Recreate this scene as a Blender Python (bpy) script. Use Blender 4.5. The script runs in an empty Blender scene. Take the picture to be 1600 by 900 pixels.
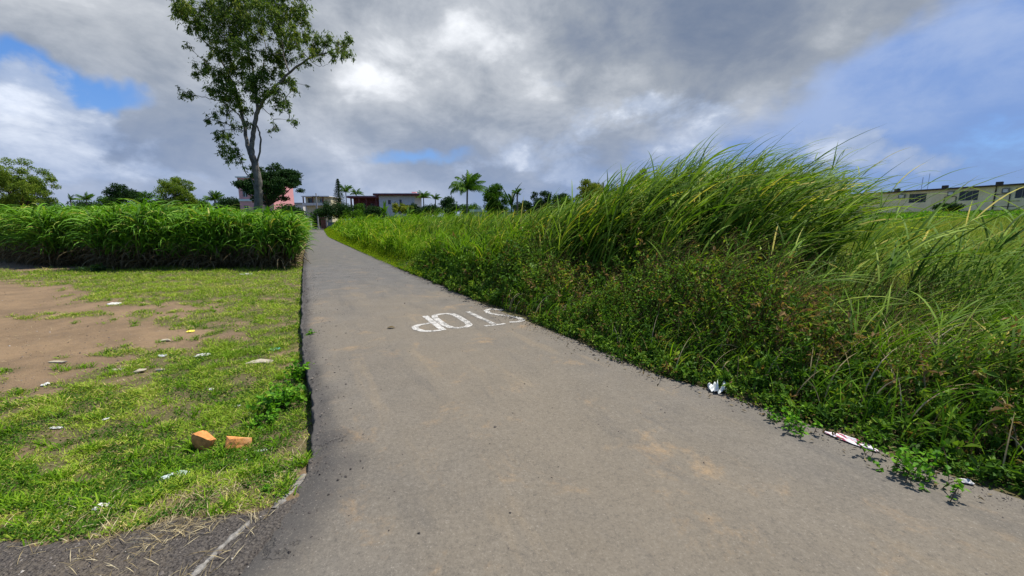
import bpy, math
import numpy as np
from mathutils import Vector
rng = np.random.default_rng(7)
R = math.radians
sc = bpy.context.scene

# ------------------------------------------------------------------ camera, sky, sun, exposure
CAM_H = 1.6
PITCH = math.atan(96/600)
cd = bpy.data.cameras.new('camera'); cam = bpy.data.objects.new('camera', cd)
sc.collection.objects.link(cam); sc.camera = cam
cam.location = (0, 0, CAM_H); cam.rotation_euler = (math.pi/2-PITCH, 0, 0)
cd.sensor_width = 36; cd.lens = 600/1600*36; cd.clip_start = 0.05; cd.clip_end = 6000

SUN_EL, SUN_AZ = R(66), R(60)          # azimuth clockwise from +Y (straight ahead)
sd = Vector((math.sin(SUN_AZ)*math.cos(SUN_EL), math.cos(SUN_AZ)*math.cos(SUN_EL), math.sin(SUN_EL)))
sl = bpy.data.lights.new('sun', 'SUN'); so = bpy.data.objects.new('sun', sl)
sc.collection.objects.link(so); so.rotation_euler = sd.to_track_quat('Z', 'Y').to_euler(); so.location = (20, 10, 40)
sl.energy = 5.0; sl.angle = R(0.5); sl.color = (1.0, 0.95, 0.86)
sc.view_settings.view_transform = 'Standard'; sc.view_settings.look = 'None'
sc.view_settings.exposure = 0.35; sc.view_settings.gamma = 1.0
sc.cycles.max_bounces = 6; sc.cycles.transparent_max_bounces = 4; sc.cycles.diffuse_bounces = 3
sc.cycles.transmission_bounces = 4; sc.cycles.glossy_bounces = 2; sc.cycles.use_denoising = True
sc.cycles.caustics_reflective = False; sc.cycles.caustics_refractive = False

f = 600.0
cp, sp = math.cos(PITCH), math.sin(PITCH)
def ray(px, py):
    x = (px-800)/f; u = (450-py)/f
    return (x, cp+u*sp, -sp+u*cp)
def at(px, py, z=0.0):
    r = ray(px, py); t = (z-CAM_H)/r[2]
    return (r[0]*t, r[1]*t, z)
def ad(px, py, Y):
    r = ray(px, py); t = Y/r[1]
    return (r[0]*t, Y, CAM_H+r[2]*t)
def pix(x, y, z):
    dz = z-CAM_H
    c = y*cp-dz*sp; u = y*sp+dz*cp
    c = np.where(c < 0.05, 0.05, c)
    return 800+f*x/c, 450-f*u/c

class N:
    """node tree shorthand"""
    def __init__(s, tree): s.t = tree; s.n = tree.nodes; s.l = tree.links
    def new(s, typ, **kw):
        n = s.n.new(typ)
        for k, v in kw.items(): setattr(n, k, v)
        return n
    def put(s, sock, v):
        if isinstance(v, bpy.types.NodeSocket): s.l.new(v, sock)
        elif v is not None:
            if isinstance(v, (tuple, list)) and sock.type == 'RGBA' and len(v) == 3: v = (*v, 1)
            sock.default_value = v
    def m(s, op, a, b=None, c=None, clamp=False):
        n = s.new('ShaderNodeMath', operation=op, use_clamp=clamp)
        s.put(n.inputs[0], a); s.put(n.inputs[1], b)
        if c is not None: s.put(n.inputs[2], c)
        return n.outputs[0]
    def mix(s, fac, a, b, mode='MIX'):
        n = s.new('ShaderNodeMix', data_type='RGBA', blend_type=mode)
        s.put(n.inputs[0], fac); s.put(n.inputs[6], a); s.put(n.inputs[7], b)
        return n.outputs[2]
    def noise(s, vec, scale, detail=4, rough=0.5, dist=0.0, typ='FBM'):
        n = s.new('ShaderNodeTexNoise'); s.put(n.inputs['Vector'], vec)
        n.inputs['Scale'].default_value = scale; n.inputs['Detail'].default_value = detail
        n.inputs['Roughness'].default_value = rough; n.inputs['Distortion'].default_value = dist
        return n
    def ramp(s, fac, stops, interp='LINEAR'):
        n = s.new('ShaderNodeValToRGB'); s.put(n.inputs[0], fac)
        cr = n.color_ramp; cr.interpolation = interp
        while len(cr.elements) < len(stops): cr.elements.new(0.5)
        for e, (p, c) in zip(cr.elements, stops):
            e.position = p; e.color = (*c, 1) if len(c) == 3 else c
        return n.outputs[0]
    def sstep(s, v, a, b):
        n = s.new('ShaderNodeMapRange', interpolation_type='SMOOTHSTEP')
        s.put(n.inputs[0], v); n.inputs[1].default_value = a; n.inputs[2].default_value = b
        return n.outputs[0]

def azel(px, py):
    r = ray(px, py)
    return math.atan2(r[0], r[1]), math.atan2(r[2], math.hypot(r[0], r[1]))

def build_sky():
    w = bpy.data.worlds.new('World'); sc.world = w; w.use_nodes = True
    g = N(w.node_tree); g.n.clear()
    out = g.new('ShaderNodeOutputWorld'); bg = g.new('ShaderNodeBackground')
    bg.inputs['Strength'].default_value = 0.1
    g.l.new(bg.outputs[0], out.inputs[0])
    sky = g.new('ShaderNodeTexSky', sky_type='NISHITA'); sky.sun_disc = False
    sky.sun_elevation = SUN_EL; sky.sun_rotation = SUN_AZ; sky.altitude = 100
    sky.air_density = 1.0; sky.dust_density = 0.6; sky.ozone_density = 2.0
    tc = g.new('ShaderNodeTexCoord'); sx = g.new('ShaderNodeSeparateXYZ'); g.l.new(tc.outputs['Generated'], sx.inputs[0])
    x, y, z = sx.outputs
    az = g.m('ARCTAN2', x, y); el = g.m('ARCSINE', z)
    # cloud-layer coordinates: azimuth and compressed elevation
    cm = g.new('ShaderNodeCombineXYZ'); g.put(cm.inputs[0], az); g.put(cm.inputs[1], g.m('MULTIPLY', el, 1.7)); cv = cm.outputs[0]
    nw = g.noise(tc.outputs['Generated'], 2.6, 5, 0.62)
    sw = g.new('ShaderNodeSeparateColor'); g.l.new(nw.outputs['Color'], sw.inputs[0])
    waz = g.m('ADD', az, g.m('MULTIPLY', g.m('SUBTRACT', sw.outputs[0], 0.5), 0.42))
    wel = g.m('ADD', el, g.m('MULTIPLY', g.m('SUBTRACT', sw.outputs[1], 0.5), 0.26))
    def blob(px, py, rx, ry, wgt, sharp=1.0):
        a, e = azel(px, py); ra = rx/f*math.cos(a); re = ry/f
        dx = g.m('DIVIDE', g.m('SUBTRACT', waz, a), ra); dy = g.m('DIVIDE', g.m('SUBTRACT', wel, e), re)
        q = g.m('ADD', g.m('MULTIPLY', dx, dx), g.m('MULTIPLY', dy, dy))
        return g.m('MULTIPLY', g.m('EXPONENT', g.m('MULTIPLY', q, -1.0)), wgt)
    def total(base, bl):
        v = base
        for b in bl: v = g.m('ADD', v, blob(*b))
        return v
    big = g.noise(cv, 2.2, 7, 0.55, 0.3).outputs[0]
    fine = g.noise(cv, 5.5, 12, 0.62, 0.25).outputs[0]
    # where the dark high cloud sheet covers
    cover = total(g.m('ADD', g.m('MULTIPLY', g.m('SUBTRACT', big, 0.5), 1.3), 0.42), [
        (350, 60, 420, 190, 0.75), (760, 150, 330, 120, 0.7), (1050, 50, 420, 90, 0.8), (150, 40, 260, 70, 0.3),
        (300, 230, 300, 50, 0.35), (1250, 30, 200, 70, 0.35),
        (90, 135, 150, 24, -1.5), (10, 188, 90, 16, -0.9), (640, 243, 90, 18, -0.9), (1560, 260, 300, 90, -0.9), (1450, 150, 260, 90, -0.55),
        (1560, 40, 120, 110, -0.4), (880, 250, 180, 30, -0.3)])
    cov = g.sstep(cover, 0.12, 0.72)
    # brightness of the cloud sheet
    br = total(g.m('ADD', g.m('ADD', g.m('MULTIPLY', g.m('SUBTRACT', big, 0.5), 1.5), g.m('MULTIPLY', g.m('SUBTRACT', fine, 0.5), 0.9)), 0.54), [
        (575, 132, 62, 24, 0.33), (745, 40, 120, 40, 0.3), (300, 40, 300, 60, 0.08), (480, 25, 150, 40, 0.12), (690, 120, 120, 60, 0.12),
        (850, 70, 110, 60, -0.22), (1080, 30, 160, 50, -0.15), (600, 210, 260, 34, -0.03), (250, 190, 200, 40, -0.16),
        (150, 215, 120, 30, -0.22), (850, 130, 60, 60, 0.14), (60, 20, 160, 60, -0.05)])
    ccol = g.ramp(br, [(0.0, (1.3, 1.7, 2.5)), (0.26, (1.9, 2.25, 2.9)), (0.48, (2.75, 3.05, 3.5)), (0.72, (4.5, 4.75, 5.1)), (1.0, (8.0, 8.2, 8.5))])
    # clear and hazy part of the sky behind
    clear = g.m('MAXIMUM', g.sstep(el, 0.62, 1.0), g.sstep(g.m('MULTIPLY', y, -1.0), -0.15, 0.35))  # unseen sky overhead and behind camera cleared of cloud to lower ambient light
    blue = g.mix(1.0, sky.outputs[0], (0.55, 0.85, 1.25), 'MULTIPLY')
    veil = total(g.m('ADD', g.m('MULTIPLY', g.m('SUBTRACT', fine, 0.5), 1.5), 0.45), [
        (90, 135, 140, 22, -0.9), (640, 243, 80, 16, -0.5), (1300, 120, 260, 90, 0.35), (1100, 180, 200, 60, 0.3), (1580, 290, 200, 60, -0.1),
        (0, 155, 120, 26, 0.3)])
    vcol = g.mix(g.sstep(veil, 0.4, 1.1), (1.6, 2.6, 5.2), (3.1, 3.9, 5.8))
    back = g.mix(g.m('MULTIPLY', g.sstep(veil, 0.0, 0.5), g.m('SUBTRACT', 0.9, g.m('MULTIPLY', clear, 0.6))), blue, vcol)
    col = g.mix(g.m('MULTIPLY', g.m('MULTIPLY', cov, 0.96), g.m('SUBTRACT', 1.0, g.m('MULTIPLY', clear, 0.85))), back, ccol)
    # low cumulus towers, crisp edged
    cn = g.noise(cv, 5.0, 10, 0.62, 0.2).outputs[0]
    cum = total(g.m('MULTIPLY', g.m('SUBTRACT', cn, 0.5), 3.0), [
        (50, 212, 120, 48, 1.6), (1272, 226, 46, 30, 1.1), (1130, 225, 70, 22, 0.4), (870, 150, 50, 50, 0.5), (1370, 240, 50, 12, 0.8), (1470, 247, 60, 12, 0.7), (790, 240, 55, 36, 0.95),
        (905, 225, 60, 40, 1.0), (1060, 190, 80, 26, 0.95), (560, 290, 80, 26, 0.55), (710, 275, 40, 30, 0.7), (300, 262, 60, 12, 0.5),
        (1190, 192, 45, 16, 0.35), (980, 265, 120, 20, 0.75), (60, 175, 100, 12, 0.5)])
    cmask = g.sstep(cum, 0.5, 1.05)
    cuc = g.ramp(g.m('ADD', g.m('MULTIPLY', g.m('SUBTRACT', fine, 0.5), 2.2), g.m('MULTIPLY', cum, 0.42)),
                 [(0.0, (2.6, 3.3, 4.7)), (0.45, (4.3, 4.9, 6.0)), (0.85, (8.2, 8.6, 9.2)), (1.0, (9.6, 9.8, 10))])
    low = g.m('MULTIPLY', cmask, g.m('SUBTRACT', 1.0, g.sstep(el, 0.26, 0.5)))
    col = g.mix(g.m('MULTIPLY', low, 0.85), col, cuc)
    # bluish grey band low above the horizon
    band = g.m('MULTIPLY', g.m('SUBTRACT', 1.0, g.sstep(el, 0.0, 0.34)), 0.55)
    col = g.mix(band, col, (1.9, 2.8, 4.9))
    # clouded and cleared parts together colour the background
    g.put(bg.inputs['Color'], col)
    w.cycles.sampling_method = 'MANUAL'; w.cycles.sample_map_resolution = 512
build_sky()

# ------------------------------------------------------------------ helpers
ANG = R(27.6)
DX, DY = -math.sin(ANG), math.cos(ANG)       # along the road
NX, NY = math.cos(ANG), math.sin(ANG)        # to its right
def ls(x, y): return x*DX+y*DY, x*NX+y*NY
def xy(l, s): return l*DX+s*NX, l*DY+s*NY
LE = np.array([(-30, -9), (-3, -6), (0, -2.4), (1.2, -1.2), (2.0, -0.48), (2.21, -0.36), (2.45, -0.24), (2.73, -0.15), (3.07, -0.10), (3.31, -0.09), (4.28, -0.10),
               (5.2, -0.18), (7.4, -0.23), (12.8, -0.29), (24, -0.36), (53, -0.3), (70, -0.2), (90, -0.2), (140, -0.2)])
RE = np.array([(-30, 12), (-3, 6), (-1.5, 4.3), (0, 3.72), (0.65, 3.6), (1.44, 3.52), (2.22, 3.43), (2.71, 3.27), (4.2, 3.23), (7.1, 3.12), (9.6, 3.14), (18.4, 2.95),
               (68, 2.7), (100, 3.0), (140, 3.2)])
def sL(l): return np.interp(l, LE[:, 0], LE[:, 1])
def sR(l): return np.interp(l, RE[:, 0], RE[:, 1])
def smooth(v, a, b):
    t = np.clip((v-a)/(b-a), 0, 1); return t*t*(3-2*t)

_G = rng.random((256, 256))
def vnoise(x, y, sc_=1.0, oct_=4, seed=0):
    x = np.asarray(x, float)*sc_+seed*17.3; y = np.asarray(y, float)*sc_+seed*31.7
    out = 0; amp = 0.5; tot = 0
    for o in range(oct_):
        xi = np.floor(x).astype(int); yi = np.floor(y).astype(int)
        u = x-xi; v = y-yi; u = u*u*(3-2*u); v = v*v*(3-2*v)
        a = _G[xi % 256, yi % 256]; b = _G[(xi+1) % 256, yi % 256]; c = _G[xi % 256, (yi+1) % 256]; d = _G[(xi+1) % 256, (yi+1) % 256]
        out = out+amp*((a*(1-u)+b*u)*(1-v)+(c*(1-u)+d*u)*v); tot += amp
        amp *= 0.5; x = x*2.03+5.1; y = y*2.03+9.7
    return out/tot

def rise(l): return 1.0*smooth(l, 62, 100)
def gz(x, y):
    """height of the terrain"""
    x = np.asarray(x, float); y = np.asarray(y, float)
    l, s = ls(x, y)
    z = rise(l)
    le = sL(l)
    lot = smooth(l, 2.2, 3.7)*0.17*(1-smooth(l, 45, 70))
    left = smooth(-(s-le), -0.14, -0.07)
    z = z-left*(lot+0.012)-(1-left)*0.07
    re = sR(l)
    right = smooth(s-re, -0.30, -0.12)
    z = z+right*(0.07-0.012)
    z = z+2.5*smooth(s, 12, 66)*(1-smooth(l, 60, 120))
    bump = (vnoise(x, y, 1.3, 3, 3)-0.5)*0.10
    z = z+bump*np.clip((le-s)/0.6, 0, 1)+bump*np.clip((s-re)/1.0, 0, 1)
    return z

def link(o, parent=None):
    sc.collection.objects.link(o)
    if parent is not None: o.parent = parent
    return o
def tag(o, label=None, cat=None, group=None, kind=None):
    if label: o['label'] = label
    if cat: o['category'] = cat
    if group: o['group'] = group
    if kind: o['kind'] = kind
    return o
def thing(name, loc, label, cat, group=None, rz=0.0):
    o = bpy.data.objects.new(name, None); o.empty_display_size = 0.2
    o.location = loc; o.rotation_euler = (0, 0, rz); link(o)
    return tag(o, label, cat, group)

def mesh_np(name, V, F, mat, parent=None, attrs=None, smooth_=False, origin=None):
    """V (n,3), F (m,k) quads or tris -> ONE mesh object"""
    V = np.asarray(V, np.float32); 
    me = bpy.data.meshes.new(name)
    loc = None
    if parent is not None and origin is None:
        pl = np.array(parent.matrix_basis.translation, np.float32); rz = parent.rotation_euler.z
        V = V-pl
        if rz:
            c, s_ = math.cos(-rz), math.sin(-rz)
            V = np.stack([V[:, 0]*c-V[:, 1]*s_, V[:, 0]*s_+V[:, 1]*c, V[:, 2]], 1)
    elif parent is None:
        if origin is None: origin = (float(V[:, 0].mean()), float(V[:, 1].mean()), float(V[:, 2].min()))
        V = V-np.array(origin, np.float32); loc = origin
    Fs = F if isinstance(F, list) else [F]
    Fs = [np.asarray(a, np.int32) for a in Fs if len(a)]
    me.vertices.add(len(V)); me.vertices.foreach_set('co', np.ascontiguousarray(V, np.float32).ravel())
    nl = sum(a.size for a in Fs); npol = sum(len(a) for a in Fs)
    me.loops.add(nl); me.loops.foreach_set('vertex_index', np.concatenate([a.ravel() for a in Fs]))
    me.polygons.add(npol)
    tot = np.concatenate([np.full(len(a), a.shape[1], np.int32) for a in Fs])
    st = np.zeros(npol, np.int32); st[1:] = np.cumsum(tot)[:-1]
    me.polygons.foreach_set('loop_start', st); me.polygons.foreach_set('loop_total', tot)
    me.polygons.foreach_set('use_smooth', np.full(npol, bool(smooth_)))
    if attrs:
        for k, a in attrs.items():
            at_ = me.attributes.new(k, 'FLOAT', 'POINT'); at_.data.foreach_set('value', np.ascontiguousarray(a, np.float32))
    me.update(); me.validate()
    me.materials.append(mat)
    o = bpy.data.objects.new(name, me)
    if loc is not None: o.location = loc
    return link(o, parent)

def ribbons(P, L, W, az, th0, th1, pw=1.5, k=5, twist=None, prof=2.5, w0=0.35):
    n = len(P); P = np.asarray(P, float)
    L, W, az, th0, th1 = [np.broadcast_to(np.asarray(a, float), (n,)).copy() for a in (L, W, az, th0, th1)]
    if twist is None: twist = rng.normal(0, 0.7, n)
    t = np.linspace(0, 1, k+1)
    pos = P.copy(); V = np.zeros((n, k+1, 2, 3))
    sa, ca = np.sin(az), np.cos(az)
    for i in range(k+1):
        th = th0+(th1-th0)*t[i]**pw
        T = np.stack([np.sin(th)*sa, np.sin(th)*ca, np.cos(th)], 1)
        h = np.stack([ca, -sa, np.zeros(n)], 1)
        nn = np.cross(T, h)
        wd = h*np.cos(twist)[:, None]+nn*np.sin(twist)[:, None]
        w = W*min(1, w0+t[i]*5)*max(1-t[i]**prof, 0.03)*0.5
        V[:, i, 0] = pos-wd*w[:, None]; V[:, i, 1] = pos+wd*w[:, None]
        if i < k:
            th = th0+(th1-th0)*((t[i]+t[i+1])/2)**pw
            T = np.stack([np.sin(th)*sa, np.sin(th)*ca, np.cos(th)], 1)
            pos = pos+T*(L/k)[:, None]
    base = (np.arange(n)*(k+1)*2)[:, None]
    fr = []
    for i in range(k):
        a = i*2; fr.append(np.concatenate([base+a, base+a+1, base+a+3, base+a+2], 1))
    F = np.stack(fr, 1).reshape(-1, 4)
    tt = np.broadcast_to(np.repeat(t, 2)[None], (n, 2*(k+1))).ravel()
    return V.reshape(-1, 3), F, tt, 2*(k+1)

def rand_unit(n):
    v = rng.normal(size=(n, 3)); return v/np.linalg.norm(v, axis=1)[:, None]
def leaves(P, size, aspect=0.5, hang=0.0, up=0.0, fold=0.15):
    """rhombic leaves: P (n,3), random direction; hang>0 makes them hang"""
    n = len(P); P = np.asarray(P, float); size = np.broadcast_to(np.asarray(size, float), (n,))
    d = rand_unit(n); d[:, 2] -= hang; d /= np.linalg.norm(d, axis=1)[:, None]
    q = rand_unit(n); q[:, 2] += up; w = np.cross(d, q); w /= np.linalg.norm(w, axis=1)[:, None]+1e-9
    nn = np.cross(w, d)
    s = size[:, None]
    V = np.stack([P, P+d*s*0.45+w*s*aspect*0.5+nn*s*fold, P+d*s, P+d*s*0.45-w*s*aspect*0.5+nn*s*fold], 1).reshape(-1, 3)
    F = np.arange(n*4).reshape(n, 4)
    return V, F

class Acc:
    """collects vertices and faces of one mesh"""
    def __init__(s): s.V = []; s.Q = []; s.T = []; s.n = 0; s.a = []
    def add(s, V, F, var=None):
        V = np.asarray(V, float); F = np.asarray(F, int)
        s.V.append(V); (s.Q if F.shape[1] == 4 else s.T).append(F+s.n); s.n += len(V)
        s.a.append(np.zeros(len(V)) if var is None else np.broadcast_to(var, (len(V),)))
        return s
    def box(s, c, size, rz=0.0, tilt=None):
        sx_, sy_, sz_ = [v/2 for v in size]
        V = np.array([(i*sx_, j*sy_, k*sz_) for k in (-1, 1) for j in (-1, 1) for i in (-1, 1)], float)
        if tilt:
            ct, st = math.cos(tilt), math.sin(tilt); V = np.stack([V[:, 0], V[:, 1]*ct-V[:, 2]*st, V[:, 1]*st+V[:, 2]*ct], 1)
        cr, sr = math.cos(rz), math.sin(rz)
        V = np.stack([V[:, 0]*cr-V[:, 1]*sr, V[:, 0]*sr+V[:, 1]*cr, V[:, 2]], 1)+np.array(c)
        F = np.array([(0, 2, 3, 1), (4, 5, 7, 6), (0, 1, 5, 4), (2, 6, 7, 3), (0, 4, 6, 2), (1, 3, 7, 5)])
        return s.add(V, F)
    def tube(s, pts, rad, k=7, var=None):
        pts = np.asarray(pts, float); m = len(pts); rad = np.broadcast_to(np.asarray(rad, float), (m,))
        tg = np.gradient(pts, axis=0); tg /= np.linalg.norm(tg, axis=1)[:, None]+1e-9
        ref = np.array((0.13, 0.92, 0.2)) if abs(tg[:, 1]).mean() < 0.8 else np.array((1., 0, 0))
        a = np.cross(tg, ref); a /= np.linalg.norm(a, axis=1)[:, None]+1e-9; b = np.cross(tg, a)
        ph = np.linspace(0, 2*math.pi, k, endpoint=False)
        V = (pts[:, None]+rad[:, None, None]*(a[:, None]*np.cos(ph)[None, :, None]+b[:, None]*np.sin(ph)[None, :, None])).reshape(-1, 3)
        F = [(i*k+j, i*k+(j+1) % k, (i+1)*k+(j+1) % k, (i+1)*k+j) for i in range(m-1) for j in range(k)]
        s.add(V, np.array(F), var)
        V2 = np.concatenate([pts[:1], V[:k], pts[-1:], V[-k:]])
        T = [(0, 1+(j+1) % k, 1+j) for j in range(k)]+[(k+1, k+2+j, k+2+(j+1) % k) for j in range(k)]
        return s.add(V2, np.array(T), var)
    def build(s, name, mat, parent=None, smooth_=False, origin=None):
        F = []
        if s.Q: F.append(np.concatenate(s.Q))
        if s.T: F.append(np.concatenate(s.T))
        return mesh_np(name, np.concatenate(s.V), F, mat, parent, {'var': np.concatenate(s.a)}, smooth_, origin)

# ------------------------------------------------------------------ materials
def mat_new(name):
    m = bpy.data.materials.new(name); m.use_nodes = True
    g = N(m.node_tree); g.n.clear()
    out = g.new('ShaderNodeOutputMaterial'); return m, g, out
def principled(g, col, rough=0.8, spec=0.3, normal=None, metal=0.0):
    b = g.new('ShaderNodeBsdfPrincipled'); g.put(b.inputs['Base Color'], col); g.put(b.inputs['Roughness'], rough)
    b.inputs['Specular IOR Level'].default_value = spec; b.inputs['Metallic'].default_value = metal
    if normal is not None: g.l.new(normal, b.inputs['Normal'])
    return b
def bump(g, h, strength=0.5, dist=0.02):
    b = g.new('ShaderNodeBump'); g.put(b.inputs['Height'], h); b.inputs['Strength'].default_value = strength; b.inputs['Distance'].default_value = dist
    return b.outputs[0]
def attr(g, name): 
    a = g.new('ShaderNodeAttribute'); a.attribute_name = name; return a.outputs['Fac']
def geo_pos(g): return g.new('ShaderNodeNewGeometry').outputs['Position']

def leaf_mat(name, stops, trans=0.35, rough=0.45, spec=0.2, tint=(1.25, 1.3, 0.5), patch=0.25, tipdry=None):
    """stops: colour ramp over the 'var' attribute (a number per leaf)"""
    m, g, out = mat_new(name)
    v = attr(g, 'var')
    n = g.noise(geo_pos(g), 0.9, 3, 0.6).outputs[0]
    v2 = g.m('ADD', v, g.m('MULTIPLY', g.m('SUBTRACT', n, 0.5), patch), clamp=True)
    col = g.ramp(v2, stops)
    if tipdry:
        t = attr(g, 't'); col = g.mix(g.m('MULTIPLY', g.sstep(t, 0.7, 1.05), 0.7), col, tipdry)
    b = principled(g, col, min(0.75, rough+0.15), spec*0.22)
    tr = g.new('ShaderNodeBsdfTranslucent'); g.put(tr.inputs['Color'], g.mix(1.0, col, tint, 'MULTIPLY'))
    mx = g.new('ShaderNodeMixShader'); mx.inputs[0].default_value = trans
    g.l.new(b.outputs[0], mx.inputs[1]); g.l.new(tr.outputs[0], mx.inputs[2]); g.l.new(mx.outputs[0], out.inputs[0])
    return m
def plain(name, col, rough=0.75, spec=0.3, var=0.15, scale=3.0, metal=0.0, bumpd=0.0, streak=None):
    m, g, out = mat_new(name)
    p = geo_pos(g); n = g.noise(p, scale, 6, 0.65).outputs[0]
    dark = tuple(c*(1-var*1.6) for c in col); lite = tuple(min(1, c*(1+var)) for c in col)
    c = g.ramp(n, [(0.25, dark), (0.7, lite)])
    if streak:
        mp = g.new('ShaderNodeMapping'); g.l.new(p, mp.inputs[0]); mp.inputs['Scale'].default_value = (2.2, 2.2, 0.18)
        st = g.noise(mp.outputs[0], 1.4, 6, 0.7).outputs[0]
        c = g.mix(g.sstep(st, 0.48, 0.75), c, streak)
    nb = bump(g, g.noise(p, scale*9, 5, 0.6).outputs[0], 0.6, bumpd) if bumpd else None
    b = principled(g, c, rough, spec, nb, metal); g.l.new(b.outputs[0], out.inputs[0]); return m

def asphalt():
    m, g, out = mat_new('asphalt'); p = geo_pos(g)
    big = g.noise(p, 0.45, 5, 0.6, 0.4).outputs[0]; mid = g.noise(p, 2.2, 6, 0.65).outputs[0]; grain = g.noise(p, 75, 6, 0.85).outputs[0]
    g2 = g.noise(p, 45, 3, 0.6).outputs[0]
    u = attr(g, 'edge'); sv = attr(g, 'worn'); dust = attr(g, 'dust')
    base = g.mix(g.sstep(mid, 0.3, 0.7), (0.088, 0.085, 0.080), (0.128, 0.121, 0.110))
    base = g.mix(g.m('MULTIPLY', g.sstep(g.m('ADD', dust, g.m('MULTIPLY', g.m('SUBTRACT', big, 0.5), 0.9)), 0.35, 1.0), 0.7), base, (0.185, 0.152, 0.106))
    orange = g.m('MULTIPLY', g.sstep(g.noise(p, 1.3, 6, 0.75, 0.3).outputs[0], 0.54, 0.72), 0.6)
    base = g.mix(g.m('MULTIPLY', orange, dust), base, (0.36, 0.235, 0.115))
    mp = g.new('ShaderNodeMapping', vector_type='TEXTURE'); g.l.new(p, mp.inputs[0]); mp.inputs['Rotation'].default_value = (0, 0, ANG); mp.inputs['Scale'].default_value = (1, 7, 1)
    stk = g.noise(mp.outputs[0], 2.6, 6, 0.65, 0.3).outputs[0]
    base = g.mix(g.m('MULTIPLY', g.sstep(stk, 0.52, 0.72), 0.45), base, (0.070, 0.068, 0.066))
    base = g.mix(g.m('MULTIPLY', g.m('SUBTRACT', 1, g.sstep(stk, 0.26, 0.44)), g.m('MULTIPLY', dust, 0.55)), base, (0.27, 0.205, 0.125))
    mot = g.noise(p, 30, 9, 0.9).outputs[0]
    base = g.mix(g.m('MULTIPLY', g.m('SUBTRACT', 1, g.sstep(mot, 0.38, 0.50)), 0.5), base, (0.06, 0.055, 0.05))
    base = g.mix(g.m('MULTIPLY', g.sstep(mot, 0.53, 0.64), 0.38), base, (0.26, 0.235, 0.195))
    ue = g.m('ADD', u, g.m('MULTIPLY', g.m('SUBTRACT', g.noise(p, 3.0, 5, 0.7).outputs[0], 0.5), 0.7))
    base = g.mix(g.m('MULTIPLY', g.sstep(ue, 0.25, 0.9), 0.85), base, (0.060, 0.056, 0.052))
    base = g.mix(g.m('MULTIPLY', g.sstep(sv, 0.0, 1.0), 0.45), base, (0.105, 0.10, 0.093))
    base = g.mix(g.m('MULTIPLY', g.m('SUBTRACT', 1, g.sstep(grain, 0.30, 0.47)), 0.75), base, (0.045, 0.04, 0.035))
    base = g.mix(g.m('MULTIPLY', g.sstep(grain, 0.56, 0.68), 0.6), base, (0.36, 0.32, 0.26))
    vo = g.new('ShaderNodeTexVoronoi', feature='DISTANCE_TO_EDGE'); vo.inputs['Scale'].default_value = 0.8
    wn = g.new('ShaderNodeVectorMath', operation='ADD'); g.l.new(p, wn.inputs[0])
    ws = g.new('ShaderNodeVectorMath', operation='SCALE'); g.l.new(g.noise(p, 2.5, 5, 0.7).outputs['Color'], ws.inputs[0]); ws.inputs['Scale'].default_value = 0.9
    g.l.new(ws.outputs[0], wn.inputs[1]); g.l.new(wn.outputs[0], vo.inputs['Vector'])
    crack = g.m('MULTIPLY', g.m('SUBTRACT', 1, g.sstep(vo.outputs[0], 0.0, 0.018)), g.sstep(ue, 0.45, 0.8))
    base = g.mix(g.m('MULTIPLY', crack, 0.5), base, (0.02, 0.018, 0.016))
    h = g.m('ADD', g.m('MULTIPLY', grain, 0.7), g.m('MULTIPLY', g2, 0.8)); h = g.m('SUBTRACT', h, g.m('MULTIPLY', crack, 2.0))
    b = principled(g, base, 0.85, 0.25, bump(g, h, 0.55, 0.006)); g.l.new(b.outputs[0], out.inputs[0]); return m

def ground_mat():
    m, g, out = mat_new('soil'); p = geo_pos(g)
    gr = attr(g, 'grass'); gv = attr(g, 'gravel')
    n1 = g.noise(p, 1.2, 6, 0.65).outputs[0]; n2 = g.noise(p, 14, 6, 0.7).outputs[0]; n3 = g.noise(p, 70, 4, 0.7).outputs[0]
    soil = g.mix(g.sstep(n1, 0.3, 0.7), (0.165, 0.115, 0.070), (0.25, 0.172, 0.100))
    soil = g.mix(g.m('MULTIPLY', g.sstep(n2, 0.5, 0.75), 0.5), soil, (0.15, 0.125, 0.10))
    soil = g.mix(g.m('MULTIPLY', g.sstep(n3, 0.58, 0.7), 0.35), soil, (0.40, 0.32, 0.22))
    under = g.mix(g.sstep(n2, 0.3, 0.7), (0.060, 0.070, 0.022), (0.12, 0.105, 0.050))
    c = g.mix(g.m('MULTIPLY', g.sstep(g.m('ADD', gr, g.m('MULTIPLY', g.m('SUBTRACT', n2, 0.5), 0.9)), 0.2, 0.8), 0.8), soil, under)
    vo = g.new('ShaderNodeTexVoronoi'); vo.inputs['Scale'].default_value = 60; g.l.new(p, vo.inputs['Vector'])
    gc = g.mix(g.sstep(n3, 0.35, 0.65), (0.050, 0.044, 0.040), (0.13, 0.115, 0.10))
    gc = g.mix(g.m('MULTIPLY', g.sstep(n1, 0.48, 0.68), 0.55), gc, (0.16, 0.13, 0.095))
    c = g.mix(g.sstep(g.m('ADD', gv, g.m('MULTIPLY', g.m('SUBTRACT', n2, 0.5), 0.8)), 0.35, 0.65), c, gc)
    h = g.m('ADD', g.m('ADD', g.m('MULTIPLY', n2, 1.0), g.m('MULTIPLY', n3, 0.6)), g.m('MULTIPLY', vo.outputs['Distance'], g.m('MULTIPLY', gv, 0.8)))
    b = principled(g, c, 0.95, 0.1, bump(g, h, 0.8, 0.03)); g.l.new(b.outputs[0], out.inputs[0]); return m

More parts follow.
